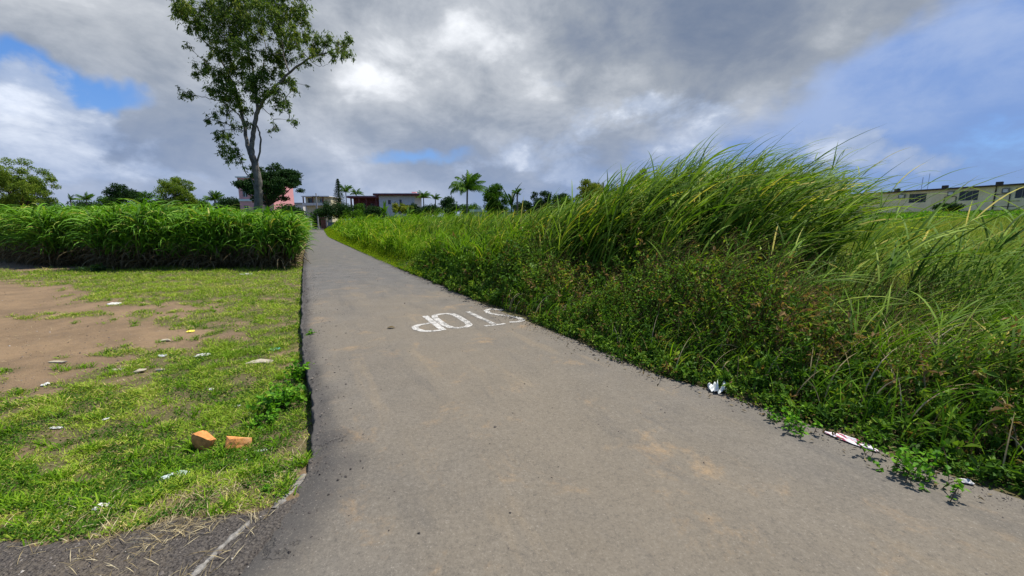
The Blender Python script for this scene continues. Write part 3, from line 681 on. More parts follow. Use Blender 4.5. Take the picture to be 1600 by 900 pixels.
A.add(V, F, np.repeat(np.clip(kv[idx]+rng.normal(0, 0.07, m), 0, 1), 4))
stuff('roadside_weeds', A, None, M['weed'], 'tangle of small leaved dark green and reddish weeds along the right road edge', 'weeds')
# stems and brown seed heads standing in them
n = 8500; l = rng.uniform(-2.5, 15, n); q = rng.uniform(0.15, 3.2, n); x, y = xy(l, sR(l)+q); g0 = gz(x, y); h = weed_h(l, q)*rng.uniform(0.85, 1.35, n)+0.05
az = rng.normal(1.4, 0.9, n); th = rng.uniform(0.05, 0.55, n)
V, F, tt, pv = ribbons(np.stack([x, y, g0], 1), h, rng.uniform(0.004, 0.008, n), az, th*0.3, th*1.7, 1.2, 4, prof=8)
A = Acc(); A.add(V, F, np.repeat(rng.random(n)*0.6, pv))
tips = V.reshape(n, pv, 3)[:, -1]; dens = vnoise(x, y, 0.55, 3, 37); sel = rng.random(n) < np.clip((dens-0.36)*4, 0.05, 0.95)*np.clip(q, 0.2, 1)
tp = tips[sel]; k_ = 26; m = len(tp)*k_; ti = np.repeat(tp, k_, 0); uu_ = rng.random(m)
Pp = ti+np.stack([rng.normal(0, 0.035, m)*(0.4+uu_)+0.03, rng.normal(0, 0.035, m), -uu_*0.24], 1)
V, F = leaves(Pp, rng.uniform(0.010, 0.030, m), 0.28, hang=-0.6); A.add(V, F, np.repeat(rng.random(m), 4))
stuff('seed_heads', A, None, M['seed'], 'thin brown stems with rusty seed heads above the roadside weeds', 'weeds')
# loose grass blades among the weeds, some dead
A = Acc(); B = Acc(); TA = []
n = 26000; l = rng.uniform(-2.5, 15, n); q = 0.1+3.2*rng.random(n)**0.7; x, y = xy(l, sR(l)+q); dn = vnoise(x, y, 0.8, 3, 38)
ok = dn > 0.42; x, y, l, q = x[ok], y[ok], l[ok], q[ok]; n = len(x)
L = rng.uniform(0.45, 1.15, n)*(0.5+0.5*np.clip(q, 0, 1.6)/1.6)
V, F, tt, pv = ribbons(np.stack([x, y, gz(x, y)+0.02], 1), L, rng.uniform(0.007, 0.014, n), rng.normal(1.4, 0.8, n), rng.uniform(0.0, 0.4, n), rng.uniform(0.8, 2.1, n), 1.6, 6)
dry = rng.random(n) < 0.22; V4 = V.reshape(n, pv, 3); var = rng.random(n)
for msk, ac in ((~dry, A), (dry, B)):
    mm = int(msk.sum()); fr = F.reshape(n, -1, 4)[0]; ac.add(V4[msk].reshape(-1, 3), (fr[None]+(np.arange(mm)*pv)[:, None, None]).reshape(-1, 4), np.repeat(var[msk]*0.9, pv))
    if ac is A: TA.append(tt.reshape(n, pv)[msk].ravel())
stuff('wild_grass', A, TA, M['midgrass'], 'loose green grass blades growing up through the roadside weeds', 'grass')
stuff('dead_grass', B, None, M['straw'], 'dead straw coloured blades bent over in the roadside weeds', 'grass')

# ------------------------------------------------------------------ tall wind-blown grass
def reeds(xs, ys, H, per, Lm, wid, lean=0.75, spread=0.35, wmean=1.45, lo=0.15):
    n = len(xs); z = gz(xs, ys)
    az = rng.normal(wmean, spread, n); t1 = rng.normal(lean, 0.2, n)
    A = Acc(); TT = []
    V, F, tt, pv = ribbons(np.stack([xs, ys, z], 1), H*1.06, wid*0.75, az, 0.04, t1, 1.2, 8, prof=6)
    A.add(V, F, np.repeat(rng.uniform(0.1, 0.6, n), pv)); TT.append(tt)
    C = V.reshape(n, 9, 2, 3).mean(2)
    idx = np.repeat(np.arange(n), per); m = len(idx); fr = lo+(1-lo)*rng.random(m)**0.8; p = fr*8; i0 = np.minimum(p.astype(int), 7); u = (p-i0)[:, None]
    P = C[idx, i0]*(1-u)+C[idx, i0+1]*u
    la_ = az[idx]+rng.normal(0, 0.55, m); th0 = t1[idx]*fr**1.2*0.8+rng.normal(0.18, 0.15, m); th1 = th0+rng.uniform(0.35, 1.3, m)*(1.35-fr*0.3)
    L = Lm*rng.uniform(0.6, 1.25, m)
    V, F, tt, pv = ribbons(P, L, wid*rng.uniform(0.6, 1.2, m), la_, th0, np.minimum(th1, 2.3), 1.3, 7, rng.normal(0, 0.45, m))
    A.add(V, F, np.repeat(np.clip(rng.normal(0.46, 0.3, m), 0, 1), pv)); TT.append(tt)
    return A, TT
def merge(parts):
    A = Acc(); TT = []
    for a, t in parts:
        A.add(np.concatenate(a.V), np.concatenate(a.Q), np.concatenate(a.a)); TT += t
    return A, TT
tp_x = [740, 800, 860, 940, 1020, 1110, 1200, 1260, 1320, 1380, 1440, 1500]; tp_y = [366, 360, 350, 332, 310, 288, 288, 292, 302, 316, 334, 350]
parts = []
# clumps
nc = 215; cpx = rng.uniform(740, 1230, nc); cy = rng.random(nc)**0.85*(13.5-np.interp(cpx, [740, 950, 1275], [7.5, 6.3, 5.2]))+np.interp(cpx, [740, 950, 1275], [7.5, 6.3, 5.2]); cx = (cpx-800)/600*cy
k_ = 13; xs = np.repeat(cx, k_)+rng.normal(0, 0.22, nc*k_); ys = np.repeat(cy, k_)+rng.normal(0, 0.22, nc*k_)
pxs = 800+600*xs/ys; topy = np.interp(pxs+110*9.5/ys, tp_x, tp_y)+12*smooth(-pxs, -1000, -850); H = (CAM_H+(354-topy)/600*ys)*rng.uniform(0.80, 1.12, len(xs))-gz(xs, ys)
l_, s_ = ls(xs, ys); ok = (s_ > sR(l_)+1.4) & (H > 0.9); xs, ys, H = xs[ok], ys[ok], H[ok]
H = np.clip(H, 0.9, 4.0)
parts.append(reeds(xs, ys, H, 13, 1.05, 0.032, lean=0.85))
# far side of the same stand
nc = 110; cy = rng.uniform(13.5, 20, nc); cpx = rng.uniform(760, 1235, nc); cx = (cpx-800)/600*cy; k_ = 9
xs = np.repeat(cx, k_)+rng.normal(0, 0.3, nc*k_); ys = np.repeat(cy, k_)+rng.normal(0, 0.3, nc*k_)
topy = np.interp(800+600*xs/ys+60, tp_x, tp_y)+14; H = np.clip((CAM_H+(354-topy)/600*ys)-gz(xs, ys), 1, 4.3)*rng.uniform(0.85, 1.05, len(xs))
parts.append(reeds(xs, ys, H, 9, 1.1, 0.036, lean=0.8))
# lower reeds carrying the bank on beside the road, behind the weeds
n = 1100; l_ = rng.uniform(6.5, 22, n); q_ = rng.uniform(1.0, 4.5, n); xs, ys = xy(l_, sR(l_)+q_); ok = vnoise(xs, ys, 0.9, 2, 63) > 0.40; xs, ys = xs[ok], ys[ok]
H = np.clip(CAM_H+(354-rng.uniform(334, 352, len(xs)))/600*ys, 1.1, 2.6)*rng.uniform(0.65, 1.0, len(xs))
parts.append(reeds(xs, ys, H, 9, 0.8, 0.026, lean=0.6, spread=0.6))
# few tall culms that stick out over the top
ex = np.array([(1030, 8.6, 2.9), (1045, 8.9, 3.1), (1150, 8.4, 3.3), (1165, 8.8, 3.4), (990, 9.5, 2.7), (1235, 7.6, 3.3), (1250, 7.9, 3.2), (1330, 6.2, 2.5), (905, 10, 2.5), (870, 10.5, 2.4), (1190, 8.0, 3.4)])
ys = np.repeat(ex[:, 1], 2)+rng.normal(0, 0.1, 22); xs = (np.repeat(ex[:, 0], 2)-800)/600*ys; H = np.repeat(ex[:, 2], 2)*rng.uniform(0.86, 1.0, 22)
parts.append(reeds(xs, ys, H, 12, 0.85, 0.02, lean=0.85, spread=0.12, lo=0.4))
# near right stand, leaning out of frame
nc = 14; cy = rng.uniform(4.4, 6.2, nc); cpx = rng.uniform(1430, 1720, nc); cx = (cpx-800)/600*cy; k_ = 7
xs = np.repeat(cx, k_)+rng.normal(0, 0.12, nc*k_); ys = np.repeat(cy, k_)+rng.normal(0, 0.12, nc*k_)
parts.append(reeds(xs, ys, rng.uniform(0.8, 1.45, len(xs)), 7, 1.0, 0.016, lean=1.05, wmean=1.5))
# long blades right behind the weeds, all the way to the right
n = 1500; cy = rng.uniform(2.3, 6.5, n); px_ = rng.uniform(1180, 1900, n); xs = (px_-800)/600*cy; l_, s_ = ls(xs, cy); ok = (s_ > sR(l_)+0.8) & (s_ < sR(l_)+4.5) & (vnoise(xs, cy, 1.6, 2, 61) > 0.40)
parts.append(reeds(xs[ok], cy[ok], rng.uniform(0.4, 0.9, ok.sum()), 6, 0.7, 0.016, lean=0.95, spread=0.6))
n = 18; ys = rng.uniform(4.2, 5.6, n); xs = (rng.uniform(1290, 1560, n)-800)/600*ys
parts.append(reeds(xs, ys, rng.uniform(1.5, 2.2, n), 11, 1.15, 0.024, lean=1.15, spread=0.12, lo=0.3))
# the loose slope of reed running down towards the road in front of the stand
nc = 40; cy = rng.uniform(4.6, 7.4, nc); cpx = rng.uniform(1000, 1330, nc); cx = (cpx-800)/600*cy; k_ = 6
xs = np.repeat(cx, k_)+rng.normal(0, 0.12, nc*k_); ys = np.repeat(cy, k_)+rng.normal(0, 0.12, nc*k_); l_, s_ = ls(xs, ys); ok = s_ > sR(l_)+1.0; xs, ys = xs[ok], ys[ok]
parts.append(reeds(xs, ys, rng.uniform(0.7, 1.5, len(xs)), 8, 0.75, 0.021, lean=0.85))
A, TT = merge(parts); stuff('tall_grass', A, TT, M['reed'], 'tall reed like grass bent over to the right by the wind', 'tall grass')

# grass between the tall stand and the village, along the road
def stand(n, l0, l1, q0, q1, h0, h1, wid, Lf, mat_thr=None):
    l = l0+(l1-l0)*rng.random(n)**1.5; q = q0+(q1-q0)*rng.random(n)**1.2; x, y = xy(l, sR(l)+q)
    h = (h0+(h1-h0)*smooth(q, q0, q0+2.0))*(0.45+1.05*vnoise(x, y, 0.6, 3, 41))
    z = gz(x, y)+h*rng.random(n)**0.7*0.72
    px_, _ = pix(x, y, z); ok = (px_ < 1500); x, y, z, h = x[ok], y[ok], z[ok], h[ok]; n = len(x)
    V, F, tt, pv = ribbons(np.stack([x, y, z], 1), Lf*h*rng.uniform(0.6, 1.2, n), wid*rng.uniform(0.6, 1.3, n)*np.clip(y/18, 0.8, 3), rng.normal(1.3, 1.1, n), rng.uniform(0, 0.5, n), rng.uniform(1.0, 2.6, n), 1.3, 5)
    return V, F, np.repeat(np.clip(rng.normal(0.42, 0.30, n)+(vnoise(x, y, 0.25, 3, 42)-0.5)*0.7, 0, 1), pv), tt
A = Acc(); TT = []
for args in ((28000, 8.5, 24, 0.55, 9, 1.05, 1.25, 0.026, 0.75), (32000, 20, 50, 0.5, 16, 1.2, 1.75, 0.034, 0.75), (24000, 45, 88, 0.8, 40, 0.9, 2.3, 0.036, 0.75)):
    V, F, v, t = stand(*args); A.add(V, F, v); TT.append(t)
stuff('roadside_grass', A, TT, M['midgrass'], 'dense man high green grass along the right of the road towards the houses', 'grass')
A = Acc()
n = 60000; l = rng.uniform(12, 92, n); q = 1.25*rng.random(n)**1.1-0.1; x, y = xy(l, sR(l)+q); h = (0.15+0.6*smooth(q, 0, 0.9))*(0.5+0.9*vnoise(x, y, 0.6, 3, 43))
V, F = leaves(np.stack([x, y, gz(x, y)+h*rng.random(n)**0.6], 1), rng.uniform(0.05, 0.09, n)*np.clip(y/22, 0.8, 2), 0.5, up=1.0); A.add(V, F, np.repeat(rng.random(n), 4))
stuff('lime_weeds', A, None, M['lime'], 'bright lime green low weeds bordering the far right road edge', 'weeds')

# meadow on the slope to the right
def meadow(n, y0, y1, h0, h1, wid):
    y = y0*(y1/y0)**rng.random(n); px_ = rng.uniform(1150, 2150, n); x = (px_-800)/600*y; l, s = ls(x, y); ok = s > 6.0; x, y = x[ok], y[ok]; n = len(x)
    h = rng.uniform(h0, h1, n)*(0.6+0.7*vnoise(x, y, 0.6, 3, 51))
    V, F, tt, pv = ribbons(np.stack([x, y, gz(x, y)], 1), h, wid*np.clip(y/10, 0.7, 5), rng.normal(1.35, 0.5, n), rng.uniform(0, 0.3, n), rng.uniform(0.5, 1.5, n), 1.4, 4)
    return V, F, np.repeat(np.clip(rng.normal(0.5, 0.22, n)+(vnoise(x, y, 0.3, 3, 52)-0.5)*0.8, 0, 1), pv), tt
A = Acc(); TT = []
V, F, v, t = meadow(170000, 5.0, 46, 0.55, 1.0, 0.010); A.add(V, F, v); TT.append(t)
stuff('meadow_grass', A, TT, M['meadow'], 'fine yellow green grass on the open slope below the long building', 'grass')
A = Acc()
n = 50000; y = rng.uniform(3.2, 8.5, n); px_ = rng.uniform(1200, 1800, n); x = (px_-800)/600*y; l, s = ls(x, y); ok = s > sR(l)+1.3; x, y = x[ok], y[ok]; n = len(x)
h = (0.15+0.60*vnoise(x, y, 0.8, 3, 53)); u = rng.random(n)**0.5; ok = vnoise(x, y, 5, 2, 54) > 0.42; x, y, h, u = x[ok], y[ok], h[ok], u[ok]; n = len(x)
V, F = leaves(np.stack([x, y, gz(x, y)+h*u], 1), rng.uniform(0.03, 0.065, n), 0.5, up=1.0); A.add(V, F, np.repeat(rng.random(n), 4))
n = 16000; y = rng.uniform(30, 50, n); px_ = rng.uniform(1340, 1680, n); x = (px_-800)/600*y; h = 0.3+0.6*vnoise(x, y, 0.5, 3, 55)
V, F = leaves(np.stack([x, y, gz(x, y)+h*rng.random(n)**0.5], 1), rng.uniform(0.14, 0.34, n), 0.6, up=0.8); A.add(V, F, np.repeat(rng.random(n), 4))
stuff('leafy_undergrowth', A, None, M['broad'], 'fresh green broad leaved undergrowth below the tall grass and by the long building', 'undergrowth')

# ------------------------------------------------------------------ trees
def limb(p0, p1, r0, r1, acc, sag=0.06, n=6):
    p0, p1 = np.array(p0, float), np.array(p1, float); t = np.linspace(0, 1, n)[:, None]
    P = p0*(1-t)+p1*t; L = np.linalg.norm(p1-p0); off = rng.normal(0, sag*L, 3); off[2] = abs(off[2])*0.4
    P = P+off*(np.sin(np.pi*t)); acc.tube(P, r0+(r1-r0)*t[:, 0], 6); return P
def crown_leaves(C, Rr, n, size, aspect, hang, up=0.3, flat=0.75, shell=0.45):
    """leaf clumps: C centres, Rr radii"""
    C = np.asarray(C, float); Rr = np.asarray(Rr, float); w = Rr**2; w = w/w.sum()
    idx = rng.choice(len(C), n, p=w); d = rand_unit(n); r = rng.random(n)**shell
    P = C[idx]+d*(r*Rr[idx])[:, None]*np.array([1, 1, flat])
    return leaves(P, rng.uniform(0.7, 1.3, n)*size, aspect, hang, up), idx
def tree(name, px, Y, base_z, box, nclump, rclump, nleaf, size, mat, label, trunk_r=0.2, aspect=0.55, hang=0.0, bark='dbark', gap=0.0, group=None, cat='tree', flat=0.7, lobes=None, smin=0.25):
    """box = (px0, px1, py_top, py_bottom) of the crown as seen at distance Y"""
    x0, x1, yt, yb = box; bx = (px-800)/600*Y
    zt = ad(px, yt, Y)[2]; zb = ad(px, yb, Y)[2]; cx = ((x0+x1)/2-800)/600*Y; rx = (x1-x0)/2/600*Y; cz = (zt+zb)/2; rz = (zt-zb)/2
    g = float(gz(bx, Y)) if base_z is None else base_z
    t = thing(name, (bx, Y, g), label, cat, group)
    cs = []; tries = 0
    while len(cs) < nclump and tries < 4000:
        tries += 1; d = rand_unit(1)[0]; r = rng.random()**0.40
        p = np.array([cx+d[0]*r*(rx-rclump*0.7), Y+d[1]*r*(rx-rclump*0.7), cz+d[2]*r*(rz-rclump*0.5)])
        if lobes and not any(((p[0]-(lx-800)/600*Y)/(lr/600*Y))**2+((p[2]-ad(lx, ly, Y)[2])/(lr/600*Y))**2 < 1 for lx, ly, lr in lobes): continue
        cs.append(p)
    cs = np.array(cs); rr = rclump*rng.uniform(0.6, 1.25, len(cs))
    ta = Acc(); fork = np.array([bx+(cx-bx)*0.25, Y, g+max(0.6, (cz-rz*0.75-g))*0.9])
    ta.tube(np.array([(bx, Y, g-0.2), (bx+0.02, Y, g+0.3), ((bx*0.6+fork[0]*0.4), Y+0.05, (g+fork[2])/2), tuple(fork)]), [trunk_r*1.35, trunk_r, trunk_r*0.85, trunk_r*0.75], 8)
    rr = rr*1.15
    order = rng.permutation(len(cs))[:min(len(cs), 16)]
    for i in order: limb(fork, cs[i], trunk_r*0.45, trunk_r*0.08, ta, 0.08)
    ta.build('trunk', M[bark], t, True)
    (V, F), idx = crown_leaves(cs, rr, nleaf, size, aspect, hang, 0.6, flat)
    cl = rng.normal(0, 0.10, len(cs))[idx]; var = np.clip(rng.random(nleaf)*0.75+0.1+cl, 0, 1)
    mesh_np('crown', V, F, M[mat], t, {'var': np.repeat(var, 4)})
    return t

# the big gum tree standing in the cane
GY_ = 28.0
def gp(px, py, dy=0.0): return np.array(ad(px, py, GY_+dy))
gum = thing('gum_tree', (gp(404, 340)[0], GY_, float(gz(gp(404, 340)[0], GY_))), 'very tall airy gum tree with a slanting forked grey trunk, rising out of the cane', 'tree')
ta = Acc()
def glimb(pts, r0, r1, dy=0.0, d0=0.0):
    n_ = len(pts); P = np.array([gp(a, b, d0+dy*i/(n_-1)) for i, (a, b) in enumerate(pts)])
    t = np.linspace(0, 1, n_*3); ti = np.linspace(0, 1, n_)
    Q = np.stack([np.interp(t, ti, P[:, k]) for k in range(3)], 1)
    Q[1:-1] = (Q[:-2]+2*Q[1:-1]+Q[2:])/4; Q[1:-1] += rng.normal(0, 0.02, Q[1:-1].shape)
    ta.tube(Q, r0+(r1-r0)*t**0.8, 9 if r0 > 0.1 else 5); return Q
G = []
b_ = gum.location
Q = glimb([(404, 372), (404, 328), (404, 300), (404, 283), (400, 262), (394, 244)], 0.30, 0.22)
G.append(glimb([(394, 246), (393, 228), (396, 208), (399, 189), (404, 168)], 0.17, 0.13, 0.3))
G.append(glimb([(404, 170), (414, 153), (429, 138), (452, 113), (482, 91), (505, 84), (528, 76), (546, 70)], 0.12, 0.02, -1.2, 0.3))
G.append(glimb([(394, 246), (386, 227), (382, 196), (376, 166), (365, 132), (346, 94), (323, 68), (300, 42), (272, 18)], 0.15, 0.02, 1.6))
G.append(glimb([(403, 170), (400, 150), (399, 132), (392, 94), (384, 57), (385, 10), (372, -60)], 0.11, 0.02, 1.0, 0.3))
G.append(glimb([(452, 113), (444, 94), (440, 57), (431, 23), (436, -40)], 0.06, 0.015, 0.8, -0.3))
G.append(glimb([(440, 75), (458, 45), (470, 20), (484, -8)], 0.04, 0.012, -0.5))
G.append(glimb([(399, 257), (406, 240), (408, 222), (406, 208), (401, 196)], 0.07, 0.05, -0.3))
G.append(glimb([(382, 196), (372, 178), (350, 160), (325, 152), (306, 150), (290, 144)], 0.05, 0.012, -0.8, 0.3))
G.append(glimb([(380, 205), (362, 196), (345, 190), (332, 188), (324, 184)], 0.04, 0.012, -1.3, 0.3))
G.append(glimb([(402, 300), (392, 280), (382, 268), (378, 250), (366, 240), (355, 230)], 0.05, 0.015, -0.8))
G.append(glimb([(346, 94), (338, 70), (330, 45), (322, 10)], 0.04, 0.01, -0.8, 1.0))
G.append(glimb([(365, 132), (345, 115), (320, 98), (298, 74)], 0.045, 0.012, -1.0, 0.8))
G.append(glimb([(392, 94), (372, 60), (360, 30), (352, -20)], 0.05, 0.012, -1.5, 0.6))
G.append(glimb([(399, 132), (412, 105), (416, 75), (408, 40), (412, -10)], 0.05, 0.012, 1.5, 0.4))
G.append(glimb([(429, 138), (440, 150), (450, 168), (452, 185)], 0.03, 0.01, -0.8))
G.append(glimb([(406, 166), (418, 175), (428, 188), (428, 200)], 0.03, 0.01, 0.9))
G.append(glimb([(482, 91), (496, 103), (506, 104), (514, 98)], 0.02, 0.006, -0.3, -0.6))
G.append(glimb([(376, 166), (360, 172), (352, 190), (350, 215)], 0.035, 0.01, 1.1))
GP = np.concatenate(G)
clumps = [(285,12,16),(303,22,20),(325,12,20),(345,28,22),(320,48,16),(345,58,20),(366,12,22),(366,42,20),(386,22,20),(410,12,22),(402,45,18),(430,8,20),(426,38,17),(450,22,18),(470,8,18),(474,34,15),(294,72,7),(334,84,14),(355,88,18),(380,74,16),(322,104,13),(344,118,20),(308,116,10),(370,108,19),(396,98,17),(416,86,14),(440,66,16),(455,52,16),(468,64,14),(490,62,14),(510,64,13),(530,68,13),(543,58,10),(546,84,11),(524,86,12),(496,84,12),(472,84,15),(445,94,17),(430,112,17),(452,122,14),(462,138,10),(440,148,14),(412,128,18),(390,136,18),(366,148,18),(340,142,17),(350,168,13),(330,182,11),(380,168,13),(402,152,12),(288,146,10),(302,151,6),(442,172,11),(452,188,10),(428,198,10),(430,165,12),(356,213,12),(346,228,13),(366,234,13),(374,248,9),(354,244,10),(481,134,5),(385,192,8),(366,192,10),(340,205,9),(298,45,9),(275,18,9),(395,-15,30),(350,-18,26),(435,-18,24),(470,-20,18),(384,262,6),(445,160,9)]
cs = []; rr = []
for a, b, r in clumps:
    dy = rng.normal(0, 1.0)*min(1.0, r/12); c = gp(a, b, dy)
    k_ = np.argmin(np.linalg.norm(GP-c, axis=1)+np.where(GP[:, 2] > c[2]+0.3, 1.0, 0)); limb(GP[k_], c, 0.025, 0.006, ta, 0.08, 5)
    R0 = r*GY_/600
    for q in range(max(4, int(R0*17))):
        v = rand_unit(1)[0]*R0*rng.random()**0.5*0.92; c2 = c+v*np.array([1.15, 1.15, 1.1]); cs.append(c2); rr.append(R0*rng.uniform(0.16, 0.5))
        if q < 4: limb(c, c2, 0.008, 0.004, ta, 0.05, 3)
ta.build('trunk', M['bark'], gum, True)
cs = np.array(cs); rr = np.array(rr); nl = 52000
w = rr**1.6; w /= w.sum(); idx = rng.choice(len(cs), nl, p=w); d = rand_unit(nl)
P = cs[idx]+d*(rr[idx]*np.abs(rng.normal(0, 0.75, nl)))[:, None]*np.array([0.9, 0.9, 1.3])
V, F = leaves(P, rng.uniform(0.14, 0.28, nl), 0.27, hang=1.0, up=0)
cl = rng.normal(0, 0.16, len(cs))[idx]+0.22*smooth(P[:, 2], 8, 15)  # leaves lighten with height: sunlit crown top put into their colour
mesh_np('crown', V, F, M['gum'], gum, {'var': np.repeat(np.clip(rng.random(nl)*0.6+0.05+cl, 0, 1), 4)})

T = tree
T('round_tree', 52, 72, None, (9, 97, 246, 332), 100, 0.8, 20000, 0.26, 'olive', 'large round olive tree with gaps in its crown, leftmost of all trees', 0.28)
T('round_tree', 207, 82, None, (184, 231, 283, 334), 44, 0.85, 11000, 0.26, 'darkleaf', 'small dark green rounded tree behind the cane, alone between two paler trees', 0.22)
T('round_tree', 288, 76, None, (260, 316, 272, 335), 60, 0.8, 15000, 0.25, 'olive', 'yellowish olive tree with two rounded heads behind the cane', 0.2, lobes=[(278, 294, 20), (301, 294, 17), (288, 316, 30)])
T('shade_tree', 424, 46, None, (382, 486, 251, 325), 80, 0.6, 22000, 0.20, 'darkleaf', 'spreading dark green tree just behind the gum tree trunk, in front of the pink building', 0.22, flat=0.5,
  lobes=[(437, 272, 22), (428, 300, 26), (455, 285, 18), (476, 287, 11), (392, 285, 15), (400, 310, 20), (385, 262, 5), (462, 308, 16), (448, 258, 9), (478, 306, 8)])
T('shade_tree', 538, 86, None, (500, 565, 312, 345), 34, 1.0, 8000, 0.30, 'darkleaf', 'low broad dark mango tree over the grey fence at the road end', 0.25)
T('shade_tree', 497, 104, None, (484, 514, 325, 358), 20, 1.0, 4500, 0.32, 'darkleaf', 'dark leafy tree where the road disappears between the houses', 0.2)
T('shade_tree', 556, 84, None, (540, 580, 326, 346), 16, 0.8, 3500, 0.28, 'greenleaf', 'mid green leafy tree in front of the maroon porch', 0.15)
T('village_tree', 703, 84, None, (688, 724, 307, 345), 30, 0.9, 7000, 0.28, 'darkleaf', 'low dark green tree between the white house and the tall palm', 0.18)
T('village_tree', 774, 62, None, (753, 798, 286, 345), 60, 0.65, 15000, 0.21, 'greenleaf', 'dense rounded green tree immediately right of the tall palm', 0.2)
T('village_tree', 846, 56, None, (816, 876, 296, 350), 70, 0.45, 13000, 0.19, 'darkleaf', 'dark knobbly tree with clumps of leaves on open branches above the white shed roof', 0.16, flat=0.8)
T('village_tree', 918, 48, None, (893, 942, 275, 340), 50, 0.55, 13000, 0.17, 'yellowleaf', 'round yellow green tree behind the tall grass beside the grey columns', 0.18)
T('village_tree', 998, 40, None, (985, 1013, 263, 310), 18, 0.35, 4000, 0.14, 'yellowleaf', 'small yellow green treetop poking out above the wind blown grass', 0.12)
T('shrub', 1466, 46, None, (1445, 1487, 317, 335), 18, 0.42, 3800, 0.16, 'darkleaf', 'dark bush growing against the wall of the long yellow building', 0.06, cat='shrub')
for args in ((-20, 74, (-75, 20, 296, 325), 'greenleaf', 'wide low hedge mass left of the large round olive tree'), (75, 78, (30, 112, 302, 325), 'darkleaf', 'dark hedge under the large round olive tree'),
             (185, 84, (166, 214, 306, 324), 'greenleaf', 'low bush left below the small dark green tree'), (250, 80, (226, 276, 299, 326), 'greenleaf', 'green spreading bush between the dark tree and the olive tree'),
             (325, 82, (304, 344, 310, 326), 'greenleaf', 'low pale bush right of the twin headed olive tree'), (370, 70, (348, 392, 305, 328), 'darkleaf', 'low dark dome shaped bush left of the gum trunk'),
             (452, 60, (440, 478, 318, 336), 'darkleaf', 'dark bush beneath the right side of the spreading tree'), (130, 90, (104, 172, 312, 326), 'darkleaf', 'thin low line of bushes beyond the middle of the cane')):
    px, Y, bx, mt, lab = args
    T('shrub', px, Y, None, (bx[0], bx[1], bx[2], bx[3]+16), 36, 1.0, 7500, 0.28, mt, lab, 0.10, cat='shrub', group='shrubs beyond the cane')
for args in ((735, 90, (716, 757, 318, 345), 'greenleaf', 'low green bush behind the foot of the tall palm'), (820, 70, (796, 836, 310, 348), 'darkleaf', 'dark bush filling the gap between the rounded tree and the knobbly tree'),
             (885, 66, (868, 902, 306, 345), 'greenleaf', 'green bush between the knobbly tree and the round yellow green tree'), (960, 60, (938, 984, 290, 335), 'darkleaf', 'dark bush right of the grey columns, showing through the grass tips'), (867, 74, (858, 896, 300, 345), 'darkleaf', 'dark tree between the knobbly tree and the yellow green crown'), (656, 86, (640, 676, 316, 345), 'darkleaf', 'dark bush by the white arch'), (588, 80, (572, 606, 322, 345), 'darkleaf', 'dark bush between the maroon porch and the white house')):
    px, Y, bx, mt, lab = args
    T('shrub', px, Y, None, bx, 34, 0.8, 6500, 0.26, mt, lab, 0.10, cat='shrub', group='shrubs before the village')
T('croton_shrub', 628, 84, None, (604, 652, 318, 334), 20, 0.6, 3000, 0.30, 'yellowleaf', 'yellow leaved croton shrub in front of the white house', 0.06, cat='shrub')
T('shrub', 680, 78, None, (652, 712, 320, 336), 20, 0.8, 3600, 0.28, 'darkleaf', 'dark shrub at the foot of the short palms right of the white house', 0.08, cat='shrub')
T('flowering_tree', 566, 88, None, (556, 576, 318, 332), 10, 0.6, 1800, 0.26, 'greenleaf', 'small green tree before the maroon columns', 0.08)

def palm(px, Y, py_top, span, nfr, label, wind=0.25, lean=0.0, tr=0.14, group=None, name='palm_tree', droop=1.0):
    x = (px-800)/600*Y; g = float(gz(x, Y)); top = ad(px, py_top, Y)[2]
    t = thing(name, (x, Y, g), label, 'palm', group)
    ta = Acc(); h = top-g; q = np.linspace(0, 1, 8)
    ta.tube(np.stack([x-lean+lean*q**0.6, Y+0*q, g-0.1+(h+0.1)*q], 1), tr*(1.25-0.45*q), 8); ta.build('trunk', M['bark'], t, True)
    A = Acc(); L = span/2/600*Y*1.25
    for i in range(nfr):
        a0 = i/nfr*2*math.pi+rng.normal(0, 0.25); el0 = rng.uniform(0.0, 1.25)**1.15; k = 10; p = np.array([x, Y, top]); th = el0; P = [p.copy()]; tg = []
        for j in range(k):
            thj = th+(1.45*droop)*(j/k)**1.4
            d = np.array([math.sin(thj)*math.sin(a0)+wind*(j/k), math.sin(thj)*math.cos(a0), math.cos(thj)]); d /= np.linalg.norm(d); p = p+d*L/k; P.append(p.copy()); tg.append(d)
        P = np.array(P); tg.append(tg[-1]); tg = np.array(tg)
        A.tube(P, np.linspace(0.03, 0.008, k+1), 4, 0.9)
        m = 44; u = np.linspace(0.08, 0.99, m); pi = u*k; i0 = np.minimum(pi.astype(int), k-1); fr = (pi-i0)[:, None]; C = P[i0]*(1-fr)+P[i0+1]*fr; TG = tg[i0]
        side = np.cross(TG, (0, 0, 1.0)); side /= np.linalg.norm(side, axis=1)[:, None]+1e-6
        ll = (L*0.26*np.sin(np.pi*(0.15+0.8*u)))[:, None]
        for sg in (-1, 1):
            d = side*sg*0.75+TG*0.55+np.array([wind*0.9, 0, -0.75])+rng.normal(0, 0.15, (m, 3)); d /= np.linalg.norm(d, axis=1)[:, None]
            tip = C+d*ll+np.array([0, 0, -0.25])*ll; wv = TG*0.05*L/2.5*1.3
            Vv = np.stack([C-wv*0.4, C+wv*0.4, C+(tip-C)*0.6+wv*0.5, tip], 1).reshape(-1, 3)
            A.add(Vv, np.arange(m*4).reshape(m, 4), rng.uniform(0.2, 0.9))
    A.build('crown', M['greenleaf'] if droop < 1.3 else M['darkleaf'], t)
    return t
palm(732, 55, 296, 54, 26, 'tall coconut palm with wind swept fronds standing clear against the sky', 0.6, 0.3)
palm(547, 112, 300, 24, 14, 'slender palm right beside the conifer', 0.3)
